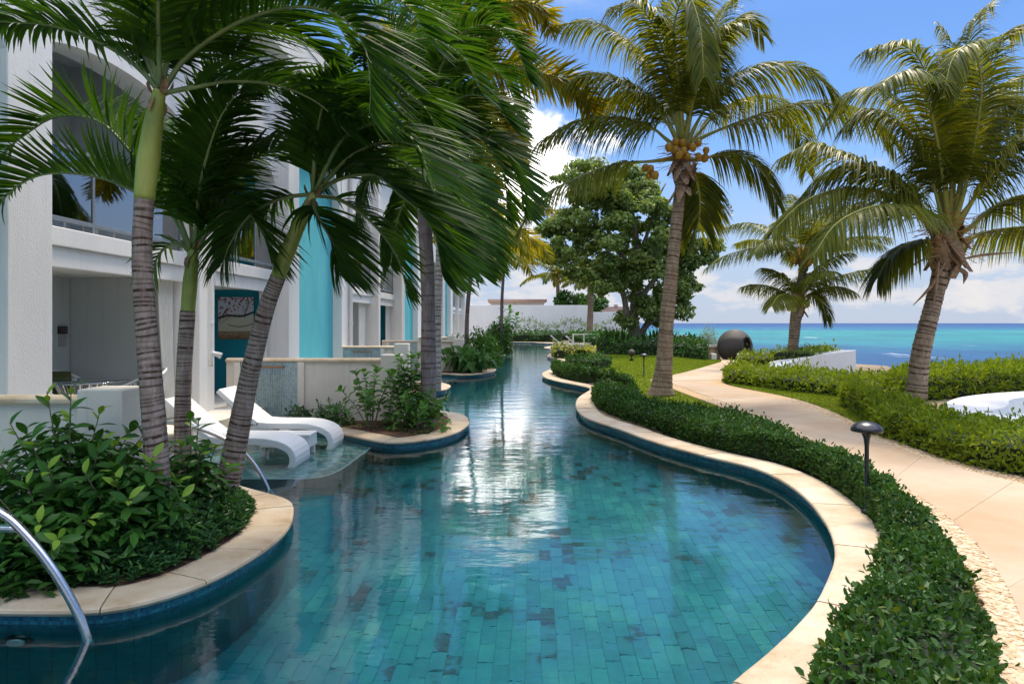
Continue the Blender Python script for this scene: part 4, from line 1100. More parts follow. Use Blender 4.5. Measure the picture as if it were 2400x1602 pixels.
FA = [pxc([(1590, 350), (1560, 325), (1518, 295), (1430, 279), (1340, 290), (1262, 335)], ya),
      pxc([(1585, 370), (1530, 378), (1445, 385), (1353, 417, -.3), (1265, 465, -.5), (1212, 545, -.6)], ya),
      pxc([(1592, 340), (1560, 283), (1514, 230), (1449, 191), (1384, 175), (1330, 195)], ya),
      pxc([(1598, 330), (1552, 200, .3), (1506, 130, .5), (1449, 84, .7), (1384, 55, .8), (1310, 62, .9)], ya),
      pxc([(1600, 330), (1600, 230), (1613, 96, .2), (1625, -10, .3), (1630, -90, .3)], ya),
      pxc([(1606, 330), (1622, 214), (1659, 130, .3), (1717, 52, .5), (1755, 40, .6), (1790, 85, .7)], ya),
      pxc([(1608, 340), (1645, 268), (1697, 199, -.3), (1774, 160, -.6), (1862, 154, -.9), (1929, 192, -1.1), (1975, 245, -1.2)], ya),
      pxc([(1608, 350), (1650, 320), (1766, 275), (1884, 243, -.2), (1951, 246, -.3), (2010, 263, -.4), (2066, 300, -.5), (2100, 350, -.5)], ya),
      pxc([(1606, 372), (1640, 375), (1690, 360), (1736, 364), (1790, 405), (1822, 480)], ya),
      pxc([(1604, 370), (1635, 430, .5), (1640, 500, .8), (1625, 560, .9)], ya),
      (pxc([(1598, 330), (1575, 200, -.5), (1540, 80, -.9), (1490, 10, -1.2), (1430, 20, -1.4)], ya), {}),
      (pxc([(1604, 330), (1640, 180, -.6), (1690, 80, -1.0), (1720, 60, -1.2)], ya), {}),
      (pxc([(1600, 330), (1590, 180, -.7), (1580, 60, -1.2), (1610, -10, -1.6), (1640, 60, -2.0), (1650, 180, -2.2)], ya), {}),
      (pxc([(1608, 345), (1700, 250, .8), (1800, 230, 1.3), (1870, 300, 1.6), (1890, 400, 1.8)], ya), {}),
      (pxc([(1604, 340), (1650, 150, 1), (1700, 20, 1.6), (1740, -20, 2)], ya), {}),
      (pxc([(1596, 340), (1540, 240, 1), (1470, 220, 1.6), (1400, 250, 2)], ya), {}),
      (pxc([(1600, 330), (1560, 60, .2), (1545, -60, .3)], ya), {})]
nuts_a = [D(1568, 345, ya-.35), D(1583, 350, ya-.4), D(1602, 352, ya-.4), D(1592, 362, ya-.42), D(1610, 365, ya-.3), D(1600, 335, ya-.35), D(1584, 333, ya-.3), D(1637, 335, ya-.2), D(1655, 352, ya-.1), D(1637, 366, ya-.25), D(1652, 370, ya), D(1525, 395, ya-.2), D(1535, 410, ya-.25), D(1513, 393, ya-.1), D(1520, 412, ya-.1), D(1624, 345, ya-.35)]
coconut_palm('coconut palm with yellow nuts standing on the lawn beside the path', ba, pa, [.24, .205, .185, .165, .15, .15], FA, nuts_a, husks=24, hs=.48, nr=.115, flare=.16)
yb = 14.0
bb = np.array((8.25, yb, 0.0))
pb_ = [D(2150, 900, yb), D(2160, 820, yb), D(2185, 720, yb), D(2205, 640, yb), D(2216, 590, yb)]
FB = [(pxc([(2210, 562), (2150, 500, -.5), (2060, 482, -.9), (1965, 520, -1.2), (1905, 600, -1.4)], yb), {}),
      (pxc([(2206, 556), (2120, 430, .5), (2020, 390, .9), (1930, 410, 1.2), (1860, 480, 1.4)], yb), {}),
      (pxc([(2222, 532), (2170, 330, .5), (2080, 220, .9), (1990, 220, 1.2), (1930, 290, 1.4)], yb), {}),
      pxc([(2205, 565), (2152, 482), (2062, 451), (1973, 442), (1884, 473, -.3), (1812, 540, -.5)], yb),
      pxc([(2208, 550), (2138, 455), (2062, 402), (1973, 362), (1897, 340), (1830, 370)], yb),
      pxc([(2215, 540), (2192, 446), (2165, 357), (2116, 295, .2), (2062, 263, .4), (2018, 262, .5), (1978, 300, .5)], yb),
      pxc([(2220, 530), (2215, 400), (2190, 250), (2152, 135), (2098, 103), (2026, 120)], yb),
      pxc([(2228, 530), (2230, 400), (2232, 268), (2262, 134), (2290, 40), (2330, 0)], yb),
      pxc([(2232, 530), (2262, 440, -.3), (2292, 290, -.6), (2299, 179, -.8), (2272, 108, -1.0), (2232, 140, -1.2), (2212, 220, -1.3)], yb),
      pxc([(2232, 530), (2260, 380), (2300, 220), (2345, 90), (2400, 60)], yb),
      pxc([(2238, 555), (2280, 528), (2330, 487), (2400, 458), (2470, 480), (2540, 570)], yb),
      pxc([(2235, 540), (2290, 450), (2353, 312), (2420, 214), (2500, 190), (2580, 260)], yb),
      pxc([(2205, 580), (2170, 565), (2129, 571), (2085, 603), (2058, 650)], yb),
      (pxc([(2240, 575), (2330, 540, .6), (2420, 540, 1.0), (2500, 600, 1.3)], yb), {}),
      (pxc([(2225, 530), (2200, 350, -.4), (2170, 220, -.8), (2120, 170, -1.2), (2060, 200, -1.5)], yb), {}),
      (pxc([(2232, 530), (2280, 330, .6), (2350, 200, 1.0), (2440, 170, 1.3)], yb), {}),
      (pxc([(2225, 530), (2240, 300, .5), (2240, 130, 1.0), (2200, 60, 1.2)], yb), {}),
      (pxc([(2232, 535), (2330, 400, -.5), (2390, 330, -.8), (2450, 350, -1.0), (2490, 430, -1.2)], yb), {}),
      (pxc([(2228, 530), (2250, 350, .2), (2320, 230, .3), (2400, 260, .3), (2440, 350, .3)], yb), {})]
cpb = coconut_palm('large coconut palm at right behind the hedge, trunk leaning to the right', bb, pb_, [.215, .19, .175, .165, .16, .17], FB, [], husks=34, hs=.54, opts=dict(ll=1.22, lw=.036), flare=.06)
for pts_, r_ in (([(2215, 615), (2190, 660), (2165, 690), (2140, 715)], .035), ([(2200, 610), (2195, 660), (2188, 710)], .045), ([(2235, 612), (2300, 598), (2376, 592)], .03), ([(2200, 598), (2160, 610), (2100, 645)], .02), ([(2235, 625), (2262, 640), (2258, 665)], .06)):
    m = MB(); m.tube(catmull(pxc(pts_, yb-.2), 10), np.interp(np.linspace(0, 1, 10), [0, .6, 1], [r_*.6, r_, .006]), 6); m.build('dead_leaf_base', M['husk'], cpb)
yc = 24.0
for nm, bx_, pts_, crown, seed, nfr, L, nut, fib in (
        ('coconut palm with bright orange flowers beyond the low hedge', D(1852, 838, 30.0), [(1862, 740), (1878, 660), (1882, 616)], (1880, 610), 11, 12, 3.9, 'orange', 'orange'),
        ('shorter coconut palm with green nuts in the white planter', D(1846, 840, 29.5), [(1866, 770), (1868, 735), (1872, 718)], (1872, 712), 12, 7, 3.0, 'green_nut', 'fibre')):
    yy = 29.5; random.seed(seed)
    b = D(1858 if nut == 'orange' else 1856, 845, yy); b[2] = .15
    P = [D(*q, yy) for q in pts_]; c = D(*crown, yy)
    fr = []
    for k in range(nfr):
        a = k*2.399+seed*.7; el_ = math.radians(80-58*(k/nfr)+random.uniform(-8, 8))
        fr.append(arc(c, a, el_, L*random.uniform(.85, 1.1), math.radians(random.uniform(55, 95)), (.05, 0, 0)))
    if nut == 'orange': fr.append(pxc([(1876, 606), (1839, 585), (1795, 578), (1735, 588), (1690, 603), (1655, 628)], yy))
    else: fr += [pxc([(1874, 706), (1902, 670), (1973, 645), (2050, 630), (2090, 645)], yy), pxc([(1874, 710), (1900, 690), (1925, 705), (1938, 750)], yy)]
    nn = [D(crown[0]+q[0], crown[1]+q[1], yy-.4) for q in (((14, -2), (20, 2), (26, 0), (16, 6)) if nut == 'orange' else ((-14, 4), (-20, 2), (-16, 10), (-22, 9), (-10, 9), (14, -2), (20, 2), (18, -5), (-26, 5)))]
    coconut_palm(nm, b, P, [.22, .18, .17, .17], fr, nn, opts=dict(n=84, ll=1.15, lw=.05, r=.04), husks=12, hs=.4, nutmat=nut, nr=.14, fibre=fib, flare=.05)
# palms beyond the far white wall
for lab, px_, yy, top_, seed, L in (('far palm with upright fronds rising behind the end wall', 1305, 92, 650, 21, 5.5), ('slender palm in front of the end wall, crown half hidden by the big tree', 1381, 74, 662, 22, 3.6)):
    random.seed(seed); b = D(px_, 757, yy); b[2] = 0.0; c = D(px_+2, top_, yy)
    fr = [arc(c, k*2.399, math.radians(random.uniform(10, 80)), L*random.uniform(.8, 1.1), math.radians(random.uniform(50, 100))) for k in range(14)]
    coconut_palm(lab, b, [D(px_+3, 720, yy), c], [.36, .32, .30] if seed == 22 else [.3, .25, .25], fr, [], opts=dict(n=44, ll=1.2, lw=.16, r=.08), husks=5, hs=.5)

# ---- sea grape tree
tb = np.array((7.7, 44.0, 0.0))
tree = thing('sea_grape_tree', 'big round-leaved tree with several grey trunks behind the lawn', 'tree', tb)
def limb(pts, r0, r1, name='trunk', parent=tree, yy=44.0):
    P = catmull(pxc(pts, yy), 16); m = MB(); m.tube(P, np.linspace(r0, r1, 16)*(1+.08*np.sin(np.arange(16)*2.1)), 9); return m.build(name, M['bark'], parent, smooth=True)
limb([(1484, 806), (1480, 770), (1468, 735), (1464, 700), (1450, 660), (1430, 600), (1400, 540)], .25, .10)
limb([(1492, 806), (1490, 760), (1485, 720), (1492, 690), (1500, 640), (1490, 560), (1480, 470)], .29, .10)
limb([(1498, 806), (1505, 780), (1520, 756), (1550, 742), (1575, 738), (1586, 742)], .22, .20)
limb([(1500, 700), (1530, 660), (1560, 620), (1600, 570), (1650, 530)], .2, .06, 'branch')
limb([(1490, 640), (1450, 590), (1400, 560), (1330, 555)], .14, .05, 'branch')
limb([(1495, 600), (1520, 540), (1540, 470), (1560, 430)], .14, .05, 'branch')
limb([(1600, 575), (1620, 530), (1655, 510), (1690, 495)], .05, .02, 'branch')
lob = []
rr = np.random.default_rng(3)
for cx_, cy_, rx_, ry_, k in ((1450, 560, 170, 140, 50), (1365, 480, 95, 85, 26), (1310, 560, 60, 60, 18), (1420, 430, 110, 60, 24), (1555, 560, 105, 130, 30), (1615, 620, 50, 65, 14), (1480, 650, 130, 60, 22), (1465, 520, 120, 95, 34), (1400, 640, 60, 40, 6), (1590, 690, 40, 50, 7), (1655, 590, 25, 30, 4), (1480, 740, 60, 35, 6), (1530, 720, 50, 40, 5)):
    for _ in range(k):
        u = unit(rr.normal(size=3))*rr.uniform(.25, 1)**.5
        lob.append((cx_+u[0]*rx_, cy_+u[1]*ry_, 44+u[2]*3.6*rx_/165, rr.uniform(.35, .75)))
m = MB()
for px_, py_, yy, rad in lob:
    c = D(px_, py_, yy); n = int(560*rad**1.6)
    u = unit(rr.normal(size=(n, 3))); P = c+u*(rad*rr.uniform(.45, 1.05, (n, 1)))*np.array((1.2, 1, .8))
    m.discs(P, u*.8+rr.normal(0, .6, (n, 3))+np.array((0, -.1, .45)), rr.uniform(.065, .125, n))
m.build('crown', M['seagrape'], tree, kind='stuff')
m = MB()
for px_, py_, k in ((1690, 492, 26), (1665, 480, 16), (1640, 510, 14)):
    P = D(px_, py_, 44)+rr.normal(0, .28, (k, 3)); m.discs(P, rr.normal(size=(k, 3)), rr.uniform(.08, .14, k))
m.build('red_leaves', plain('red_leaf', (.30, .05, .03), .5, (.18, .20, .05), 3), tree, kind='stuff')

# ---- hedges
def hedge(label, L, R_, h, leaf, dens, mat, name='hedge', group='clipped hedges', ext=.04, core=.88, top_bump=.05, aspect=.55, up=.5, ch=.8):
    """foliage over the strip between two bank lines L and R_ (plan)"""
    n = 60
    L, R_ = resample(np.asarray(L)[:, :2], n), resample(np.asarray(R_)[:, :2], n)
    mid = (L[0]+R_[0])/2
    hd = thing(name, label, 'hedge', (*((L+R_)/2).mean(0), 0), group)
    hs = h*(1+top_bump*np.sin(np.linspace(0, 17, n)))
    # woody core
    c = (L+R_)/2
    rows = [np.column_stack([c+(L-c)*core, np.zeros(n)]), np.column_stack([c+(L-c)*core, hs*ch*.8]), np.column_stack([c+(L-c)*core*.75, hs*ch]), np.column_stack([c+(R_-c)*core*.75, hs*ch]), np.column_stack([c+(R_-c)*core, hs*ch*.8]), np.column_stack([c+(R_-c)*core, np.zeros(n)])]
    rows = np.array(rows)
    m = MB(); m.loft(rows)
    for e in (0, -1): m.add(rows[:, e], [np.arange(6)])
    m.build('branches', M['twig'], hd)
    # leaves on the skin, density per square metre and leaf size grow with distance
    seg = np.linalg.norm(np.diff(c, axis=0), axis=1); w = np.linalg.norm(L-R_, axis=1)
    m = MB()
    def scatter(i, kind, cnt, lf):
        t = rng.uniform(0, 1, cnt)[:, None]; l = L[i]*(1-t)+L[i+1]*t; r = R_[i]*(1-t)+R_[i+1]*t; hh = (hs[i]*(1-t)+hs[i+1]*t)[:, 0]
        out = unit(l-r)
        if kind == 'top':
            s = rng.uniform(0, 1, cnt); p = l*(1-s[:, None])+r*s[:, None]
            edge = np.minimum(s, 1-s)*w[i]; dz = np.where(edge < .12, -(.12-edge)*.9, 0)
            P = np.column_stack([p, hh+dz+rng.normal(0, .3*lf, cnt)-rng.uniform(0, lf, cnt)*.9]); nn = np.column_stack([(out*((.5-s)[:, None])), np.full(cnt, 1.0)])
        else:
            sg = 1 if kind == 'L' else -1; p = l if kind == 'L' else r
            z = rng.uniform(.02, 1, cnt)*(hh-.06)
            P = np.column_stack([p+sg*out*rng.normal(0, .35*lf, cnt)[:, None]-sg*out*(lf*.35), z]); nn = np.column_stack([sg*out, np.full(cnt, .55)])
        nn = unit(nn)
        d = unit(rng.normal(0, 1, (cnt, 3))+nn*up)
        lens = lf*rng.uniform(.5, 1.35, cnt)
        sh = rng.random(cnt) < .035                          # stray shoots and clipped hollows
        P = P+nn*(np.where(sh, rng.uniform(.3, 1.7, cnt)*lf, 0)+(.55*lf+.02)*(np.sin(P[:, 0]*7+1.3*np.sin(P[:, 1]*5))*np.sin(P[:, 1]*8+P[:, 2]*11)))[:, None]
        d = unit(d+nn*np.where(sh, 1.6, 0)[:, None])
        m.leaves(P, d, nn+rng.normal(0, .5, (cnt, 3)), lens, lens*aspect*rng.uniform(.75, 1.2, cnt))
    for i in range(n-1):
        yy = max(1.5, c[i, 1]); lf = leaf*max(1.0, yy/9.0)**.8
        k = dens/lf**2
        scatter(i, 'top', int(k*seg[i]*w[i])+1, lf)
        scatter(i, 'L', int(k*seg[i]*hs[i]*1.35)+1, lf); scatter(i, 'R', int(k*seg[i]*hs[i]*.7)+1, lf)
    # ends
    for e, nx in ((0, 1), (-1, -2)):
        o = unit(c[e]-c[nx]); yy = max(1.5, c[e, 1]); lf = leaf*max(1.0, yy/9.0)**.8; cnt = int(dens/lf**2*w[e]*hs[e])+4
        s = rng.uniform(0, 1, cnt)[:, None]; p = L[e]*(1-s)+R_[e]*s
        P = np.column_stack([p+o*rng.uniform(-.04, .05, cnt)[:, None], rng.uniform(.02, 1, cnt)*hs[e]])
        nn = np.tile(np.r_[o, .4], (cnt, 1)); d = unit(rng.normal(0, 1, (cnt, 3))+nn*up); lens = lf*rng.uniform(.7, 1.25, cnt)
        m.leaves(P, d, nn+rng.normal(0, .5, (cnt, 3)), lens, lens*aspect)
    m.build('foliage', M[mat], hd, kind='stuff')
    return hd
HL = [(1900, 1730), (1925, 1640), (1965, 1560), (2010, 1476), (2048, 1395), (2072, 1338), (2080, 1290), (2066, 1246), (2034, 1203), (1999, 1173), (1946, 1134), (1892, 1104), (1830, 1084), (1761, 1067), (1700, 1058), (1650, 1044), (1560, 1016), (1488, 988), (1446, 975), (1415, 962), (1396, 948), (1390, 934), (1405, 920)]
HR = [(2342, 1760), (2335, 1580), (2316, 1430), (2272, 1312), (2203, 1218), (2130, 1150), (2072, 1105), (2033, 1068), (1969, 1048), (1905, 1026), (1858, 1006), (1822, 987), (1778, 968), (1714, 955), (1650, 949), (1560, 945), (1522, 940), (1502, 925), (1495, 908)]
HLw = smooth_open(np.array([G(*p)[:2] for p in HL]), 1); HRw = smooth_open(np.array([G(*p, .34)[:2] for p in HR]), 1)
HLw, HRw = resample(HLw, 120), resample(HRw, 120)
def cut(P, a, b): return P[(P[:, 1] >= a) & (P[:, 1] <= b)]
def sect(a, b):
    l, r = HLw, HRw
    i0 = int(a*119); i1 = int(b*119)
    return l[i0:i1+1], r[i0:i1+1]
hedge('lowest dark green hedge along the pool edge at the bottom right corner', *sect(0, .17), .27, .054, 6.0, 'dark_hedge')
hedge('long dark green hedge curving between pool edge and path, around the near lamp', *sect(.175, 1), .32, .046, 4.6, 'dark_hedge')
def W(pts, z=0.0): return np.array([G(*p, z)[:2] for p in pts])
hedge('dark hedge on the far pool bend, left of the lawn', W([(1296, 872), (1303, 880), (1330, 888), (1370, 895), (1410, 901), (1440, 908)]), W([(1300, 852), (1325, 854), (1370, 862), (1410, 872), (1450, 880), (1492, 893)], .4), .42, .05, 1.5, 'far_hedge')
hedge('short greyish green hedge at the left end of the lawn', W([(1322, 866), (1350, 864), (1390, 868)]), W([(1370, 833), (1400, 832), (1433, 836)], .45), .5, .05, 1.5, 'far_hedge')
hedge('yellow variegated hedge at the far pool bend', W([(1296, 834), (1310, 838), (1345, 840), (1370, 838)]), W([(1300, 818), (1330, 818), (1365, 818), (1395, 822)], .5), .6, .06, 1.5, 'yellow_hedge')
hedge('long dark clipped hedge closing the lawn below the big tree', W([(1400, 826), (1440, 831), (1540, 834), (1600, 838), (1654, 844)]), W([(1415, 818), (1480, 820), (1560, 822), (1660, 832)]), .95, .055, 1.4, 'far_hedge')
hedge('bright green hedge between the grass strip and the sea', W([(1700, 897), (1770, 906), (1842, 917), (1937, 926), (2010, 936), (2090, 945)]), W([(1712, 880), (1800, 888), (1900, 895), (2010, 905), (2120, 912), (2200, 915)]), .43, .075, 3.2, 'bright_hedge', aspect=.38, up=1.0, top_bump=.08)
hedge('bright hedge at the sea edge under the large leaning palm', W([(2080, 940), (2150, 938), (2260, 930), (2420, 915), (2560, 905)]), W([(2120, 905), (2200, 903), (2300, 900), (2440, 893), (2600, 885)]), .62, .08, 3.2, 'bright_hedge', aspect=.38, up=1.0)
hedge('largest yellow green hedge in the right foreground beside the path', W([(2030, 985), (2060, 1024), (2100, 1036), (2209, 1075), (2320, 1106), (2420, 1122), (2560, 1165)]), np.array([(7.7, 16.0), (7.45, 14.0), (7.4, 12.6), (7.35, 11.4), (7.5, 10.6), (8.0, 10.0), (9.2, 9.3)]), .46, .085, 4.2, 'bright_hedge', aspect=.36, up=1.1, top_bump=.10)
hedge('low bright planting inside the white sea planter', W([(1735, 850), (1790, 852), (1850, 850)], .1), W([(1740, 838), (1800, 838), (1870, 838)], .1), .45, .06, 1.4, 'bright_hedge', aspect=.4, up=1.0)
hedge('yellow green planting on top of the white planter wall', np.array([(12.3, 27.6), (13.2, 28.6), (14.4, 30.0)]), np.array([(11.6, 30.5), (13.0, 31.2), (14.8, 32.4)]), .78, .06, 1.4, 'bright_hedge', aspect=.4, up=1.0)
# band of shrubs before the end wall
hedge('bright shrub band at the far end of the pool', np.array([(-1.2, 71), (1.5, 71), (4.5, 70)]), np.array([(-1.2, 74), (1.5, 74), (5.5, 74)]), 1.0, .06, 1.3, 'far_hedge')
hedge('silvery bushes along the foot of the far white wall', np.array([(.5, 76.5), (5, 76.5), (14, 76)]), np.array([(.5, 79), (5, 79), (14, 78)]), 2.0, .055, 1.2, 'silver', up=1.2, top_bump=.2, ch=.35)
hedge('green shrubs beside the far loungers and white railing', np.array([(4.6, 55), (6.2, 51), (7.2, 46)]), np.array([(6.0, 58), (8.2, 55), (9.5, 49)]), 1.15, .06, 1.3, 'shrub')

# ---- single shrubs with leaves of their own
def leaf_proto(L, Wd, name, mat, heart=False, curl=.2):
    us = np.array([0, .1, .28, .5, .72, .9, 1.0])
    ws = np.array([.04, .62, 1.0, .92, .62, .24, .01]) if heart else np.array([.06, .35, .78, 1.0, .82, .38, .01])
    V = []
    for u, w in zip(us, ws):
        z = -curl*L*u**2
        for s in (-1, 0, 1): V.append((s*w*Wd/2, u*L, z+abs(s)*w*Wd*.16))
    F = []
    for i in range(6):
        for j in range(2): F.append((3*i+j, 3*i+j+1, 3*i+j+4, 3*i+j+3))
    m = MB(); m.add(V, [np.array(F)]); o = m.build(name, mat, None, smooth=True)
    me = o.data; bpy.data.objects.remove(o); return me
def shrub(label, base, stems, nleaf, me_list, group, lean=.5, h=.9, spread=.5, size=(.8, 1.2), cat='shrub', young=None, z0=.25, seed=1, fill=0, fl=.13, fmat='shrub'):
    random.seed(seed)
    s = thing('shrub', label, cat, base, group); b = np.asarray(base, float)
    m = MB(); tips = []
    for k in range(stems):
        a = k*2.399+seed; rad = spread*math.sqrt((k+.5)/stems); hh = h*random.uniform(.7, 1.05)*(1-.35*(rad/spread)**2)
        q = np.array((math.cos(a), math.sin(a), 0))
        P = catmull([b+q*.06, b+q*rad*.5+np.array((0, 0, hh*.55)), b+q*rad+np.array((0, 0, hh))], 10)
        m.tube(P, np.linspace(.011, .004, 10), 5); tips.append(P)
    m.build('stems', M['stem'], s)
    if fill:
        q = unit(rng.normal(size=(fill, 3)))*rng.uniform(.35, 1, (fill, 1))**.5; q[:, 2] = np.abs(q[:, 2])
        P = b+q*np.array((spread*1.05, spread*1.05, h*.80))*(1-.0); a = rng.uniform(0, 6.28, fill)
        m = MB(); lens = fl*rng.uniform(.7, 1.2, fill); d = np.column_stack([np.cos(a), np.sin(a), rng.uniform(-.5, .35, fill)])
        m.leaves(P, d, np.column_stack([rng.normal(0, .35, (fill, 2)), np.ones(fill)]), lens, lens*.42, .3, .2); m.build('inner_leaves', M[fmat], s, kind='stuff')
    per = nleaf//stems
    for P in tips:
        for k in range(per):
            u = (z0+(1-z0)*((k+.5)/per)**.8)*9; i = min(8, int(u)); f = u-i
            p = P[i]*(1-f)+P[i+1]*f; T = unit(P[i+1]-P[i]); a = k*2.2+random.uniform(-.3, .3)
            ref = unit(np.cross(T, (math.cos(a), math.sin(a), .3))); topk = k > per-4
            d = unit(ref*(1 if not topk else .8)+T*(.35 if not topk else .9)+np.array((0, 0, random.uniform(-.35, .15))))
            me = random.choice(young) if (young and topk and random.random() < .55) else random.choice(me_list)
            o = bpy.data.objects.new('leaf', me); col.objects.link(o); o.parent = s
            X = unit(np.cross(d, T+np.array((.01, 0, .02)))); Z = np.cross(X, d)
            if Z[2] < 0: X, Z = -X, -Z
            sz = random.uniform(*size)
            Mx = Matrix(((X[0]*sz, d[0]*sz, Z[0]*sz, p[0]-b[0]), (X[1]*sz, d[1]*sz, Z[1]*sz, p[1]-b[1]), (X[2]*sz, d[2]*sz, Z[2]*sz, p[2]-b[2]), (0, 0, 0, 1)))
            o.matrix_basis = Mx
    return s
lf1 = [leaf_proto(.155, .066, 'broad_leaf', M['shrub'], curl=c) for c in (.1, .25, .4)]
yg1 = [leaf_proto(.12, .052, 'young_leaf', M['young'], curl=c) for c in (.1, .3)]
lf2 = [leaf_proto(.16, .12, 'heart_leaf', M['heart'], True, c) for c in (.15, .35)]
lf3 = [leaf_proto(.10, .03, 'narrow_leaf', M['cover'], curl=c) for c in (.05, .2)]
lf4 = [leaf_proto(.42, .22, 'large_leaf', M['shrub'], True, c) for c in (.3, .5)]
shrub('large glossy-leaved shrub at the left edge before the low wall', (-3.7, 5.7, 0), 20, 300, lf1, 'shrubs on the near bed', h=1.34, spread=.7, young=yg1, seed=2, fill=1500)
shrub('glossy-leaved shrub hiding the foot of the tallest palm', (-3.1, 5.5, 0), 16, 290, lf1, 'shrubs on the near bed', h=.98, spread=.5, young=yg1, seed=4, fill=1000)
shrub('small glossy-leaved shrub under the stainless handrail', (-3.0, 6.4, 0), 9, 130, lf1, 'shrubs on the near bed', h=1.05, spread=.33, young=yg1, seed=6, fill=260)
shrub('glossy-leaved shrub lowest at the left frame edge', (-3.5, 5.2, 0), 15, 280, lf1, 'shrubs on the near bed', h=.72, spread=.55, young=yg1, seed=8, fill=1000)
shrub('airy shrub with heart-shaped leaves before the end pillar', (-2.55, 12.35, 0), 9, 130, lf2, 'shrubs on the soil bed', h=1.35, spread=.55, seed=3, size=(.7, 1.1), fill=60, fl=.13, fmat='heart')
shrub('dense heart-leaved shrub left of the grey palm trunk', (-1.95, 12.75, 0), 12, 230, lf2, 'shrubs on the soil bed', h=1.45, spread=.45, seed=5, size=(.65, 1.0), fill=420, fl=.13, fmat='heart')
shrub('heart-leaved shrub in front of the grey palm trunk', (-1.62, 12.2, 0), 9, 150, lf2, 'shrubs on the soil bed', h=.85, spread=.55, seed=7, size=(.6, .95), fill=260, fl=.13, fmat='heart')
shrub('small dark bush by the stone edging nearest the loungers', (-4.0, 12.85, 0), 9, 110, lf3, 'shrubs on the soil bed', h=.42, spread=.26, seed=9, z0=.1, fill=350, fl=.08, fmat='cover')
shrub('wider dark bush left of the airy heart-leaved shrub', (-3.35, 12.75, 0), 12, 170, lf3, 'shrubs on the soil bed', h=.52, spread=.40, seed=10, z0=.1, fill=600, fl=.08, fmat='cover')
shrub('broad-leaved plants spilling over the curved coping past the pillar', (-1.75, 26.6, 0), 22, 240, lf4, 'plants on the far beds', h=1.0, spread=1.15, seed=12, z0=.15)
shrub('tall dark rubber plant before the end wall', (-.4, 60.0, 0), 12, 140, lf4, 'plants on the far beds', h=3.6, spread=1.3, seed=13, z0=.3, size=(1.1, 1.6))
def bush(label, c, r, n, leaf, mat, group='plants on the far beds', aspect=.5, name='bush'):
    b = thing(name, label, 'bush', (c[0], c[1], 0), group); m = MB(); r = np.asarray(r, float)
    k = rng.integers(0, 14, n); cen = unit(rng.normal(size=(14, 3)))*.45; cen[:, 2] = np.abs(cen[:, 2])*.9
    u = unit(rng.normal(size=(n, 3))); P = (cen[k]+u*.62*rng.uniform(.6, 1, (n, 1)))*r; P[:, 2] = np.abs(P[:, 2])
    lens = leaf*rng.uniform(.7, 1.3, n)
    m.leaves(P+np.array((c[0], c[1], .02)), u+rng.normal(0, .6, (n, 3))+np.array((0, 0, .3)), u+np.array((0, 0, .5)), lens, lens*aspect); m.build('foliage', M[mat], b, kind='stuff')
    m = MB(); m.tube([(c[0], c[1], 0), (c[0], c[1], r[2]*.6)], [.05, .03], 6); m.build('stem', M['stem'], b); return b
bush('round dense bush on the bed past the broad-leaved plants', (-1.35, 29.0), (1.05, 1.1, 1.75), 5200, .11, 'shrub')
bush('second dense bush right behind the round one', (-.95, 41.6), (1.1, 1.2, 2.1), 4200, .14, 'far_hedge')
bush('low bush on the most distant pool bed', (-1.0, 55), (1.1, 1.0, .9), 2200, .14, 'far_hedge')
bush('leafy bush in front of the far partition wall', (-2.9, 34.8), (1.2, .8, 1.3), 2600, .13, 'far_hedge')
bush('silver-leaved bush at the stone wall beside the tall far lamp', (10.75, 37.4), (.75, .75, 2.0), 3200, .10, 'silver', 'silver bushes by the stone wall', .3)
bush('smaller silver bush half hidden by the lawn hedge', (10.3, 43.5), (.9, .7, 1.5), 2200, .10, 'silver', 'silver bushes by the stone wall', .3)
# sword-leaved plants at the foot of the big tree
for i, (x, y) in enumerate(((6.4, 43.0), (7.0, 42.6), (8.6, 42.8), (9.3, 43.2))):
    lab = ['leftmost', 'second', 'third', 'rightmost'][i]+' clump of upright sword-leaved plants under the big tree'
    p = thing('sword_plant', lab, 'plant', (x, y, 0), 'sword plants'); m = MB(); n = 26
    a = rng.uniform(0, 6.28, n); q = np.column_stack([np.cos(a), np.sin(a), np.zeros(n)])
    m.leaves(np.array((x, y, 0))+q*.2, q*.35+np.array((0, 0, 1.0)), q, rng.uniform(1.1, 1.9, n), .13, .3, .05); m.build('leaves', M['agave'], p, kind='stuff')
# ---- ground cover on the near bed: rosettes of small leaves
def cover(label, poly, n, zf, leaf, base):
    g = thing('ground_cover', label, 'ground cover', base); P = np.array(poly); lo, hi = P.min(0), P.max(0)
    q = rng.uniform((max(lo[0], -4.4), lo[1]), hi, size=(n*4, 2)); q = q[inside(q, P)][:n]
    z = zf(q); k = len(q); m = MB()
    for j in range(8):
        a = j*2.399+rng.uniform(0, 6.28, k); el_ = rng.uniform(.1, .9, k)+(.5 if j > 5 else 0)
        d = np.column_stack([np.cos(a)*np.cos(el_), np.sin(a)*np.cos(el_), np.sin(el_)]); lens = leaf*rng.uniform(.7, 1.2, k)
        m.leaves(np.column_stack([q, z+rng.uniform(-.03, .0, k)]), d, np.column_stack([-np.cos(a)*np.sin(el_), -np.sin(a)*np.sin(el_), np.cos(el_)]), lens, lens*.40)
    m.build('leaves', M['cover'], g, kind='stuff'); return g
def near_h(q):
    idx = (POOL[:, 1] < 8.3) & (POOL[:, 0] < -1.9)
    d = np.min(np.linalg.norm(q[:, None]-POOL[idx][None, ::2], axis=2), 1)-.36
    return np.clip(.04+.30*(1-np.exp(-d/.22)), .03, .34)*rng.uniform(.75, 1.1, len(q))
def shrink(P, s):
    c = P.mean(0); return c+(P-c)*s
cover('dense low ground cover inside the curved stone edging of the near bed', beds['b1'], 5200, near_h, .062, (-3.0, 6.0, 0))
m = MB()
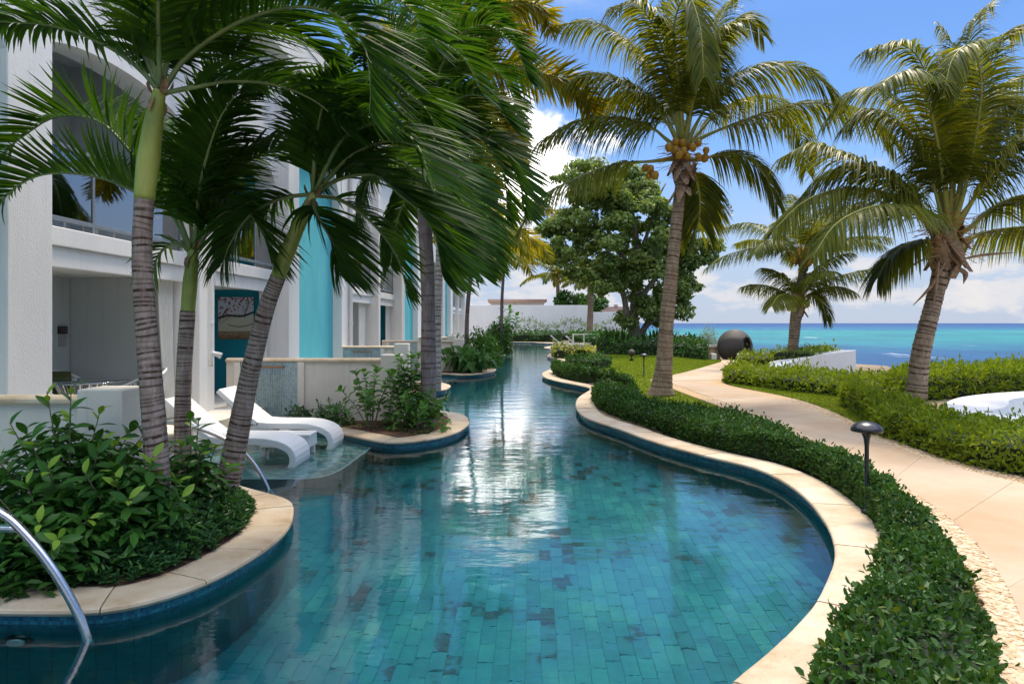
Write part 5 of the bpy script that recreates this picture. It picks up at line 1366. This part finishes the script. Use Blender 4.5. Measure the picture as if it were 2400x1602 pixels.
Pn = beds['b1'].copy(); cn = np.array((-3.6, 6.3)); 
m.prism(cn+(Pn-cn)*.80, .005, .17); mound = m.build('shade_mound', M['twig'], [o for o in col.objects if o.name.startswith('ground_cover')][0])  # solid dark mound standing in for the shade under the leaves
# ================================================================== THINGS
# ---- path lamps
def lamp(label, p, h=.80, r=.145):
    p = np.asarray(p, float); l = thing('path_lamp', label, 'lamp', p, 'black mushroom path lamps')
    m = MB(); m.lathe(p, [(.055, 0), (.055, .03), (.03, .04), (.021, .05), (.021, h*.72), (.03, h*.80), (.055, h*.87), (.07, h*.885)], 14); m.build('post', M['black'], l, smooth=True)
    a = np.linspace(0, math.pi/2, 8)
    pr = [(r*.25, h*.87), (r*.97, h*.875), (r, h*.885)]+[(r*math.cos(t)*1.0+.001, h*.885+r*.62*math.sin(t)) for t in a]
    m = MB(); m.lathe(p, pr, 24); m.build('lamp_shade', M['black'], l, smooth=True)
lamp('black mushroom lamp rising from the long hedge in the foreground', (3.56, 6.85, .0), .93, .15)
lamp('black mushroom lamp on the lawn left of the coconut palm trunk', G(1509, 881), .82)
lamp('black mushroom lamp at the right end of the lawn hedge', G(1656, 843), .80)
lamp('small black lamp half hidden by the clipped hedge behind the palm trunk', G(1529, 834), .95)
# spotlight on the lawn
p = G(1480, 846); s = thing('garden_spotlight', 'small black round spotlight standing on the lawn left of the lamp', 'spotlight', p)
m = MB(); m.lathe(p, [(.10, 0), (.10, .12), (.03, .13), (.03, .25)], 10); m.build('base', M['black'], s)
m = MB(); a = np.linspace(-1.4, 1.4, 8); m.lathe(p+np.array((0, 0, .42)), np.column_stack([np.cos(a)*.18, np.sin(a)*.18]), 14, axis=(.3, -.8, .3)); m.build('head', M['dark_wicker'], s, smooth=True)
# ---- stainless handrails
def handrail(label, pts, pts2, y, r=.024):
    P = catmull(pts, 40); h = thing('handrail', label, 'handrail', P[-1], 'stainless pool handrails')
    m = MB(); m.tube(P, r, 14); m.build('rail', M['steel'], h, smooth=True)
    m = MB(); m.tube(catmull(pts2, 24), r*.85, 12); m.build('brace', M['steel'], h, smooth=True)
yr = 4.40
handrail('brushed steel handrail curving into the water in the bottom left corner', [D(-230, 1150, yr), D(-120, 1150, yr), D(0, 1200, yr), D(60, 1252, yr), D(120, 1328, yr), D(170, 1412, yr), D(200, 1480, yr), D(212, 1530, yr)], [D(-200, 1400, yr), D(-140, 1280, yr), D(-60, 1240, yr), D(40, 1238, yr)], yr, .029)
yr = 8.35
handrail('steel handrail behind the leaning palm trunk near the loungers', [D(330, 1010, yr), D(380, 990, yr), D(443, 998, yr), D(490, 1012, yr), D(540, 1036, yr), D(580, 1068, yr), D(610, 1108, yr), D(630, 1150, yr), D(642, 1200, yr)], [D(425, 1130, yr), D(445, 1076, yr), D(480, 1048, yr), D(535, 1037, yr)], yr)
# ---- pool light under water
pl_ = np.array((-3.32, 4.61, -.42)); t = thing('pool_light', 'round underwater pool light on the wall below the corner handrail', 'pool light', pl_)
m = MB(); m.lathe(pl_, [(.10, -.02), (.105, .02), (.075, .045)], 20, axis=(0, -1, 0)); m.build('rim', M['black'], t, smooth=True)
m = MB(); m.lathe(pl_+np.array((0, -.03, 0)), [(.072, 0), (.06, .03), (.03, .042)], 18, axis=(0, -1, 0)); m.build('lens', M['dark_glass'], t, smooth=True)

# ---- white wicker wave loungers
def ribbon(m, prof, th, y0, y1):
    """side profile (x,z) with thickness th drawn out between y0 and y1"""
    P = catmull(np.array(prof, float), 26); nn = normals2d(P)
    A, Bq = P-nn*th/2, P+nn*th/2
    def row(Q, y): return np.column_stack([Q[:, 0], np.full(len(Q), y), Q[:, 1]])
    m.loft(np.array([row(A, y0), row(A, y1), row(Bq, y1), row(Bq, y0), row(A, y0)]))
    for e in (0, -1):
        q = np.array([row(A, y0)[e], row(A, y1)[e], row(Bq, y1)[e], row(Bq, y0)[e]]); m.add(q, [np.array([0, 1, 2, 3])])
def lounger(label, xf, yc, zb=-.266, w=.68, sc=1.0, yaw=0, wood='wicker', group='white wave loungers on the tiled shelf', back=1):
    L = thing('sun_lounger', label, 'sun lounger', (xf, yc, zb), group)
    def tf(o): o.rotation_euler = (0, 0, 0); return o
    def X(pr): return [(xf-a*sc, zb+b*sc) for a, b in pr]
    y0, y1 = yc-w/2, yc+w/2
    m = MB(); ribbon(m, X([(.14, .0), (.04, .16), (.02, .30), (.10, .43), (.28, .51), (.50, .545), (.80, .55), (1.10, .555), (1.28, .57)]), .10*sc, y0, y1); m.build('seat', M[wood], L, smooth=False, bevel=.012)
    m = MB(); ribbon(m, X([(1.30, .0), (1.16, .20), (1.00, .38), (.80, .50), (.74, .505)]), .08*sc, y0+.01, y1-.01); m.build('leg', M[wood], L)
    m = MB(); ribbon(m, X([(1.05, .48), (1.30, .515), (1.60, .46), (1.85, .30), (2.0, .10), (2.04, .0)]), .08*sc, y0+.012, y1-.012); m.build('leg', M[wood], L)
    m = MB(); ribbon(m, X([(1.30, .585), (1.50, .74), (1.72, .93), (1.98, 1.16)]), .075*sc, y0+.005, y1-.005); m.build('backrest', M[wood], L, bevel=.012)
    m = MB(); ribbon(m, X([(1.78, .93), (1.80, .65), (1.83, .36)]), .03*sc, yc-.2, yc+.2); m.build('prop', M[wood], L)
    return L
lounger('white wicker lounger farther from the camera, raised back before the mosaic panel', -2.90, 11.32, sc=.93)
lounger('white wicker lounger nearer the camera, behind the leaning palm trunk', -3.06, 9.92, sc=.93)
st = thing('side_table', 'white wicker side table standing between the two loungers', 'table', (-3.45, 10.62, -.266))
m = MB(); m.box(-3.86, -3.08, 10.40, 10.82, .17, .205); m.build('table_top', M['wicker'], st, bevel=.01)
m = MB(); m.box(-3.85, -3.09, 10.41, 10.81, .0, .168); m.build('apron', M['wicker'], st, bevel=.006)
for sx in (-3.83, -3.17):
    for sy in (10.43, 10.73):
        m = MB(); m.box(sx, sx+.06, sy, sy+.06, -.266, -.001); m.build('leg', M['wicker'], st, bevel=.004)
lounger('far white lounger with upright back on the distant pool bend', 4.9, 51.0, zb=-.2, group='loungers on the distant pool bend')
lounger('far beige lounger in front of the white railing', 5.9, 49.4, zb=-.2, group='loungers on the distant pool bend')
# ---- white railing behind the far loungers
rl = thing('railing', 'low white metal railing beside the far loungers', 'railing', (6, 50, 0))
for z in (1.02, .35):
    m = MB(); m.box(4.6, 9.6, 51.9, 51.98, z, z+.07); m.build('rail', M['white'], rl)
for k in range(7):
    x = 4.62+.82*k; m = MB(); m.box(x, x+.07, 51.905, 51.975, -.03, 1.018); m.build('post', M['white'], rl)

# ---- furniture on the first terrace
tb_ = B(np.array((-.75, 10.1, FLZ)))
t = thing('patio_table', 'round glass-topped table on white wicker base inside the first terrace', 'table', tb_)
m = MB(); a = np.linspace(-math.pi/2, math.pi/2, 5); m.lathe(tb_+np.array((0, 0, .76)), np.column_stack([.62+.008*np.cos(a), .008*np.sin(a)]), 32); m.build('glass_top', M['table_glass'], t, smooth=True)
for k in range(18):
    an = k*2*math.pi/18; q = np.array((math.cos(an), math.sin(an), 0))
    m = MB(); m.tube([tb_+q*.30, tb_+q*.17+np.array((0, 0, .38)), tb_+q*.34+np.array((0, 0, .745))], .012, 5); m.build('base_slat', M['wicker'], t)
def armchair(label, c, face, cush=True):
    c = np.asarray(c, float); s = thing('wicker_armchair', label, 'chair', c, 'white wicker chairs of the first terrace')
    fx, fy = math.cos(face), math.sin(face)
    def at(a, r, z): an = face+a; return c+np.array((math.cos(an)*r, math.sin(an)*r, z))
    rim = [at(math.radians(q), .42, z) for q, z in ((65, .58), (95, .66), (130, .80), (180, .88), (230, .80), (265, .66), (295, .58))]
    m = MB(); m.tube(catmull(rim, 30), .022, 8); m.build('top_rail', M['wicker'], s, smooth=True)
    R_ = catmull(rim, 30)
    for k in range(0, 30):
        b = at(math.radians(65+230*k/29), .36, .22); m = MB(); m.tube([R_[k], (R_[k]+b)/2, b], .008, 4); m.build('slat', M['wicker'], s)
    m = MB(); m.lathe(c+np.array((0, 0, .30)), [(.36, -.08), (.39, 0), (.39, .06), (.33, .09)], 20); m.build('seat', M['white_cloth'], s, smooth=True)
    for q in (45, 135, 225, 315):
        m = MB(); m.tube([at(math.radians(q), .33, .24), at(math.radians(q), .36, .0)], .018, 6); m.build('leg', M['wicker'], s)
    return s
def cushion(label, c, n, mat='green_cloth', w=.46):
    c = np.asarray(c, float); n = unit(n); sd = unit(np.cross((0, 0, 1.0), n)); up = np.cross(n, sd)
    g = np.linspace(-1, 1, 9); m = MB()
    for sg in (1, -1):
        rows = [[c+sd*x*w/2*(1-.06*y*y)+up*y*w/2*(1-.06*x*x)+n*sg*.075*((1-x**4)*(1-y**4))**.5 for x in g] for y in g]
        m.loft(np.array(rows))
    o = m.build('cushion', M[mat], None, smooth=True); tag(o, label, 'cushion', 'olive cushions of the terrace'); return o
ac = B(np.array((-1.35, 10.55, FLZ))); armchair('white wicker chair left of the glass table, with an olive cushion', ac, math.radians(-20))
ac2 = B(np.array((-.35, 10.85, FLZ))); armchair('white wicker chair right of the glass table, behind the tallest trunk', ac2, math.radians(-140))
ac3 = B(np.array((-.95, 9.35, FLZ))); armchair('white wicker chair in front of the glass table', ac3, math.radians(70))
cushion('olive green cushion leaning on the left wicker chair', ac+np.array((-.20, .12, .64)), (.55, -.75, .25))
cushion('olive green cushion on the right wicker chair', ac2+np.array((.10, .16, .64)), (-.35, -.85, .25))
# orange wooden chair arm and back
wc = B(np.array((-1.1, 8.75, FLZ))); s = thing('wooden_chair', 'orange wooden folding chair beside the near pillar', 'chair', wc)
for sx in (-.25, .25):
    m = MB(); m.obox(wc+np.array((sx, 0, .62)), (.022, 0, 0), (0, .27, 0), (0, 0, .014)); m.build('arm', M['orange_wood'], s)
    for sy, tl in ((-.22, .12), (.22, -.12)):
        m = MB(); m.tube([wc+np.array((sx, sy, 0)), wc+np.array((sx, sy+tl*.3, .61))], .018, 6); m.build('leg', M['orange_wood'], s)
for k in range(5):
    m = MB(); m.obox(wc+np.array((0, -.2+.1*k, .40)), (.26, 0, 0), (0, .042, 0), (0, 0, .009)); m.build('seat_slat', M['orange_wood'], s)
# ---- curtains
def curtain(label, y, x, z0, z1, wtop, wbot, bay_k=0, sway=.0):
    n = 26; u = np.linspace(0, 1, n)
    m = MB(); rows = []
    for q, z in enumerate(np.linspace(z1, z0, 12)):
        f = q/11; w = wtop*(1-f)+wbot*f
        yy = y-u*w-sway*f*f*(1-u*.3); xx = x+.035*np.sin(u*11*math.pi+f)*(1-.3*f)
        rows.append(B(np.column_stack([xx, yy, np.full(n, z)])))
    rows = np.array(rows); m.loft(rows); m.loft(rows[:, ::-1]+np.array((-.006, 0, 0)))
    o = m.build('curtain', M['fabric'], None, smooth=True); return tag(o, label, 'curtain', 'white terrace curtains')
curtain('gathered white curtain in the first ground-floor bay beside the thin palm', 11.56, -.18, FLZ+.02, 2.66, .42, .20, sway=-.12)
curtain('white curtain beside the beach picture on the teal wall', 15.62, -.16, FLZ+.02, 2.66, .36, .30)
curtain('white ground-floor curtain just past the wide turquoise panel', 24.72, -.16, FLZ+.02, 2.66, .8, .7)
curtain('white ground-floor curtain before the second teal wall', 29.1, -.16, FLZ+.02, 2.66, .8, .75)
curtain('white ground-floor curtain beyond the second turquoise panel', 38.2, -.16, FLZ+.02, 2.66, .9, .8)
curtain('white balcony curtain at the left end of the nearest balcony', 8.75, -.30, 3.12, 5.6, .45, .4)
curtain('white curtain on the balcony past the wide turquoise panel', 24.72, -.25, 3.12, 5.5, .5, .5)
curtain('white curtain on the balcony above the second teal wall', 29.1, -.25, 3.12, 5.5, .5, .5)
# ---- chairs seen through the nearest balcony glass
for i, yy in enumerate((8.9, 10.3)):
    c = B(np.array((-.75, yy, 3.07)))
    s = thing('balcony_chair', ['white slatted chair behind the first balcony glass pane', 'white slatted chair behind the balcony glass nearest the trunk'][i], 'chair', c, 'balcony chairs')
    for k in range(9):
        m = MB(); x = -.24+.06*k; m.tube([c+np.array((x, .22, .42)), c+np.array((x, .30, .95))], .012, 5); m.build('back_slat', M['wicker'], s)
    m = MB(); m.tube(catmull([c+np.array((-.27, .22, .42)), c+np.array((-.26, .3, .92)), c+np.array((0, .31, 1.0)), c+np.array((.26, .3, .92)), c+np.array((.27, .22, .42))], 24), .018, 6); m.build('back_frame', M['wicker'], s)
    m = MB(); m.obox(c+np.array((0, 0, .42)), (.27, 0, 0), (0, .25, 0), (0, 0, .02)); m.build('seat', M['wicker'], s)
    for sx in (-.24, .24):
        for sy in (-.22, .22):
            m = MB(); m.tube([c+np.array((sx, sy, 0)), c+np.array((sx, sy, .40))], .016, 6); m.build('leg', M['wicker'], s)
# ---- room sign 112
sp = B(np.array((-1.935, 11.37, 1.72)))
s = thing('room_sign', 'grey metal room plate with dark band reading 112', 'sign', sp)
ry = BA
def sbx(name, mat, d, y0, y1, z0, z1):
    m = MB(); q = B(np.array([(-1.938, 11.37+y, sp[2]+z) for z in (z0, z1) for y in (y0, y1)])); f = q+np.array((d, 0, 0))
    m.add(np.vstack([q, f]), [np.array([(0, 1, 3, 2), (4, 6, 7, 5), (0, 2, 6, 4), (1, 5, 7, 3), (0, 4, 5, 1), (2, 3, 7, 6)])]); return m.build(name, M[mat], s)
sbx('plate', 'plate_steel', .012, -.09, .09, -.21, .16)
sbx('band', 'plate_dark', .02, -.105, .115, .0, .125)
tcv = bpy.data.curves.new('number_text', 'FONT'); tcv.body = '112'; tcv.size = .10; tcv.extrude = .001; tcv.align_x = 'CENTER'; tcv.align_y = 'CENTER'
tmp = bpy.data.objects.new('number_text', tcv); col.objects.link(tmp); bpy.context.view_layer.update()
tme = bpy.data.meshes.new_from_object(tmp.evaluated_get(bpy.context.evaluated_depsgraph_get())); bpy.data.objects.remove(tmp)
tme.materials.clear(); tme.materials.append(M['sign_text'])
to = bpy.data.objects.new('number', tme); col.objects.link(to); to.parent = s
to.location = (.024, .01, .062); to.rotation_euler = (math.radians(90), 0, math.radians(90)+BA)
# ---- beach picture on the teal wall
pc = B(np.array((-1.0, 15.66, 2.0)))
pic = thing('picture', 'beach photograph with a leaning red-leaved tree on the teal wall', 'picture', pc)
def picmat():
    t = NT('beach_print'); p = t.pos(); sp_ = t.n('ShaderNodeSeparateXYZ', {0: p})
    z = t.mr(sp_.outputs[2], 1.53, 2.5); x = t.mr(sp_.outputs[0], -6.75, -5.92)
    c = t.ramp(z, [(0, (.16, .10, .05)), (.14, (.34, .25, .14)), (.18, (.20, .16, .09)), (.20, (.50, .50, .38)), (.50, (.52, .56, .46)), (.56, (.50, .56, .56)), (.64, (.52, .60, .68)), (1, (.46, .54, .64))])
    lit_ = t.noise(p, 34, 4, .7)
    c = t.mix(t.math('MULTIPLY', t.mr(lit_, .5, .6), t.mr(z, .20, .12)), c, (.06, .035, .02))
    lv = t.math('MULTIPLY', t.mr(t.noise(p, 17, 3, .6), .52, .57), t.mr(t.math('SUBTRACT', z, t.math('MULTIPLY', x, .35)), .30, .52))
    c = t.mix(lv, c, t.mix(t.mr(t.noise(p, 40, 2), .4, .6), (.30, .05, .03), (.12, .05, .03)))
    bz = t.math('ABSOLUTE', t.math('SUBTRACT', z, t.math('ADD', .50, t.math('ADD', t.math('MULTIPLY', x, .12), t.math('MULTIPLY', t.math('SINE', t.math('MULTIPLY', x, 7.0)), .03)))))
    c = t.mix(t.mr(bz, .035, .018), c, (.035, .025, .018))
    bx_ = t.math('ABSOLUTE', t.math('SUBTRACT', x, t.math('ADD', .80, t.math('MULTIPLY', t.math('SINE', t.math('MULTIPLY', z, 9.0)), .05))))
    c = t.mix(t.math('MULTIPLY', t.mr(bx_, .02, .008), t.mr(z, .5, .52)), c, (.05, .035, .03))
    hz_ = t.math('ABSOLUTE', t.math('SUBTRACT', z, t.math('ADD', .30, t.math('MULTIPLY', t.math('POWER', t.math('SUBTRACT', x, .6), 2.0), .5))))
    c = t.mix(t.math('MULTIPLY', t.mr(hz_, .016, .008), t.mr(x, .25, .3)), c, (.16, .12, .07))
    return t.done(t.bsdf(c, .35))
def pbx(name, mat, x0, x1, z0, z1, ya, yb, parent=pic):
    m = MB(); m.box(x0, x1, ya, yb, z0, z1, B); return m.build(name, mat, parent)
pbx('canvas', M['black'], -1.285, -.455, 1.53, 2.50, 15.645, 15.672)
pbx('print', picmat(), -1.283, -.457, 1.532, 2.498, 15.638, 15.644)

# ---- spherical daybed by the sea
dc = np.array((11.75, 36.0, .0)); s = thing('sphere_daybed', 'dark woven spherical daybed near the sea wall', 'daybed', dc)
n, mrows = 56, 34
th = np.linspace(.0, math.pi*.80, mrows); m = MB(); rows = []
for t in th:
    a = np.linspace(0, 2*math.pi, n+1)
    rows.append(np.column_stack([dc[0]+.85*math.sin(t)*np.cos(a), dc[1]+.85*math.sin(t)*np.sin(a), np.full(n+1, .68+.85*math.cos(t))]))
Rr = np.array(rows); V = Rr.reshape(-1, 3); F = []
for i in range(mrows-1):
    for j in range(n):
        q = [i*(n+1)+j, i*(n+1)+j+1, (i+1)*(n+1)+j+1, (i+1)*(n+1)+j]
        c = V[q].mean(0)-dc-np.array((0, 0, .68))
        if ((c[0]-.38)/.22)**2+((c[2]-.18)/.28)**2 < 1: continue        # open windows front and back
        F.append(q)
m.add(V, [np.array(F)]); o = m.build('shell', M['dark_wicker'], s, smooth=True)
md = o.modifiers.new('thick', 'SOLIDIFY'); md.thickness = .05
m = MB(); m.lathe(dc, [(.72, .25), (.78, .30), (.78, .42), (.70, .48)], 24); m.build('mattress', M['white_cloth'], s, smooth=True)
m = MB(); m.lathe(dc, [(.45, 0), (.5, .05), (.62, .2)], 20); m.build('base', M['dark_wicker'], s, smooth=True)

# ---- white sea planter and curved bench walls
def slab_wall(name, label, poly, z0, z1, mat='white', cat='wall', holes=None, group=None):
    o = thing(name, label, cat, (*np.asarray(poly)[:, :2].mean(0), 0), group)
    m = MB(); m.prism(np.asarray(poly)[:, :2], z0, z1); m.build('body', M[mat], o, bevel=.02); return o
pl1 = [(9.4, 24.6), (10.3, 24.8), (11.4, 25.1), (13.1, 26.0), (15.7, 33.0), (13.0, 31.6), (12.4, 32.6), (10.9, 29.0), (9.9, 26.4)]
slab_wall('planter_wall', 'white sloping planter wall in front of the sea', pl1, -.03, [.28, .55, .76, .88, .62, .45, .14, .18, .25], cat='planter')
slab_wall('planter_wall', 'low white wall in front of the spherical daybed', [(11.2, 33.6), (13.6, 33.8), (14.2, 35.8), (13.7, 35.9), (13.2, 34.3), (11.2, 34.0)], -.03, .40, cat='wall')
# round sunken seat on the right
oc = np.array((9.8, 11.2))
ang = np.linspace(0, 2*math.pi, 49)[:-1]
outer = [G(*p, .36)[:2] for p in ((2206, 950), (2225, 938), (2250, 930), (2310, 922), (2400, 916), (2520, 912), (2640, 935), (2640, 990), (2520, 1005), (2400, 993), (2320, 982), (2260, 970), (2215, 958))]
inn = [G(*p, .36)[:2] for p in ((2290, 962), (2345, 958), (2366, 948), (2362, 938), (2390, 930), (2480, 930), (2560, 950), (2540, 980), (2440, 985), (2350, 972))]
def closed_smooth(P, it=2):
    P = np.asarray(P)
    for _ in range(it):
        Q = np.roll(P, -1, 0); P = np.stack([.75*P+.25*Q, .25*P+.75*Q], 1).reshape(-1, 2)
    return P
outer, inn = closed_smooth(outer), closed_smooth(inn)
bench = thing('curved_bench', 'white curved bench wall among the bright hedge at right', 'bench', (*outer.mean(0), 0))
m = MB(); m.sheet(outer, .36, [inn]); 
for P, zb in ((outer, -.03), (inn, .03)):
    Q = np.vstack([P, P[:1]]); m.loft(np.array([np.column_stack([Q, np.full(len(Q), z)]) for z in (zb, .36)]))
m.build('rim', M['white'], bench)
m = MB(); m.sheet(inn, .05); m.build('inner_floor', M['grey_wall'], bench)

# ---- coral stone walls and white kerbs beyond the lawn
def stone_wall(label, x0, x1, y, z, th=.35):
    w = thing('stone_wall', label, 'wall', ((x0+x1)/2, y, 0), 'coral stone garden walls')
    m = MB(); m.box(x0, x1, y, y+th, -.03, z); m.build('core', M['mortar'], w)
    xx, zz = x0, 0.0
    row = 0
    while zz < z-.05:
        h = random.uniform(.20, .30); xx = x0-random.uniform(0, .2)
        while xx < x1:
            w_ = random.uniform(.25, .5); a, b = max(x0, xx)+.015, min(x1, xx+w_)-.015
            if b-a > .06:
                m = MB(); m.box(a, b, y-random.uniform(.02, .05), y-.001, zz+.015, min(z, zz+h)-.015); m.build('stone', M['stone_wall'], w, bevel=.02)
            xx += w_
        zz += h; row += 1
    m = MB(); m.box(x0-.04, x1+.04, y-.07, y+th+.04, z, z+.10); m.build('coping', M['cream'], w); return w
stone_wall('coral stone wall piece right of the far lamp', 10.5, 11.15, 36.6, .62)
stone_wall('long low coral stone wall behind the silver bushes', 10.6, 12.8, 47.0, .76)
for i, (x0, x1, y, z) in enumerate(((11.6, 13.4, 52.0, .98), (10.2, 11.4, 44.2, .5), (10.35, 10.62, 35.4, .32))):
    lab = ['pale block wall at the shore behind the coral stone wall', 'small white wall before the coral stone wall', 'tiny white rounded kerb stone beside the far lamp'][i]
    slab_wall('low_wall', lab, [(x0, y), (x1, y), (x1, y+.4), (x0, y+.4)], -.03, z, group='low white walls by the shore')
# ---- far white wall, houses behind it
slab_wall('end_wall', 'high white wall closing the view behind the pool', [(-6.5, 80), (8.9, 80), (8.9, 80.4), (-6.5, 80.4)], -.03, 4.0, 'bright_white')
slab_wall('end_wall', 'lower right part of the far white wall beside the slender palm', [(8.92, 80.1), (14.0, 80.1), (14.0, 80.5), (8.92, 80.5)], -.03, 3.2, 'bright_white')
h = slab_wall('far_house', 'pale house roof just visible over the left of the end wall', [(-3.0, 96), (4.5, 96), (4.5, 104), (-3.0, 104)], -.03, 4.9, 'cream', 'house')
m = MB(); m.box(-3.4, 4.9, 95.6, 104.4, 4.9, 5.25); m.build('roof', M['pink'], h)
h = slab_wall('far_house', 'pink flat-topped house behind the right end of the far wall', [(11.5, 95), (17.2, 95), (17.2, 101), (11.5, 101)], -.03, 4.2, 'pink', 'house')
for k in range(5):
    m = MB(); x = 11.6+1.3*k; m.box(x, x+.5, 94.9, 95.2, 4.2, 4.5); m.build('parapet_block', M['pink'], h)
def far_tree(label, c, r, n, seed):
    t = thing('far_tree', label, 'tree', (c[0], c[1], 0), 'trees behind the end wall'); rr = np.random.default_rng(seed); m = MB(); r = np.asarray(r)
    m.tube([(c[0], c[1], 0), (c[0], c[1], c[2]-r[2]*.3)], [.3, .2], 7); m.build('trunk', M['bark'], t); m = MB()
    cen = unit(rr.normal(size=(16, 3)))*.6; k = rr.integers(0, 16, n); u = unit(rr.normal(size=(n, 3)))
    P = (cen[k]+u*.45*rr.uniform(.5, 1, (n, 1)))*r+np.asarray(c); L = rr.uniform(.25, .5, n)
    m.leaves(P, u+rr.normal(0, .5, (n, 3)), u+np.array((0, 0, .6)), L, L*.6); m.build('crown', M['far_hedge'], t, kind='stuff')
far_tree('green tree top spilling over the wall beside the slender palm', (10.3, 86, 4.0), (2.0, 2.0, 1.3), 2200, 31)
far_tree('green tree top behind the end wall left of the far palm', (7.8, 90, 4.7), (2.4, 2.0, 1.6), 2000, 32)

# ---- fallen leaves and mulch
def litter(name, label, cat, pts, z, size, mat):
    n = len(pts); m = MB(); a = rng.uniform(0, 6.28, n)
    d = np.column_stack([np.cos(a), np.sin(a), rng.uniform(-.05, .15, n)]); L = size*rng.uniform(.5, 1.3, n)
    m.leaves(np.column_stack([pts, np.full(n, z)]), d, np.column_stack([rng.normal(0, .25, (n, 2)), np.ones(n)]), L, L*.45, .25, .02)
    o = m.build(name, M[mat], kind='stuff'); return tag(o, label, cat)
M['dry_leaf'] = leafmat('dry_leaf', (.20, .10, .035), (.36, .22, .07), .1, tint=(1, 1, 1), rough=.8)
M['mulch'] = leafmat('bark_mulch', (.05, .022, .012), (.17, .09, .05), .02, tint=(1, 1, 1), rough=.9)
q = rng.uniform(0, 1, (44, 1)); k = rng.integers(0, 60, 44); side = rng.random((44, 1)) < .7; q = np.where(side, q*.22, 1-q*.2)
litter('leaf_litter', 'a few dry leaves blown along the edges of the path', 'leaf litter', PL[k]*(1-q)+PR[k]*q, .022, .042, 'dry_leaf')
for bn, lab, cnt in (('b2', 'brown bark mulch on the soil bed past the loungers', 2600), ('b1', 'brown bark mulch under the ground cover of the near bed', 2200)):
    Pb = beds[bn]; lo, hi = Pb.min(0), Pb.max(0); lo[0] = max(lo[0], -4.6)
    q = rng.uniform(lo, hi, (cnt*2, 2)); q = q[inside(q, Pb)][:cnt]
    litter('mulch', lab, 'mulch', q, .010, .05, 'mulch')
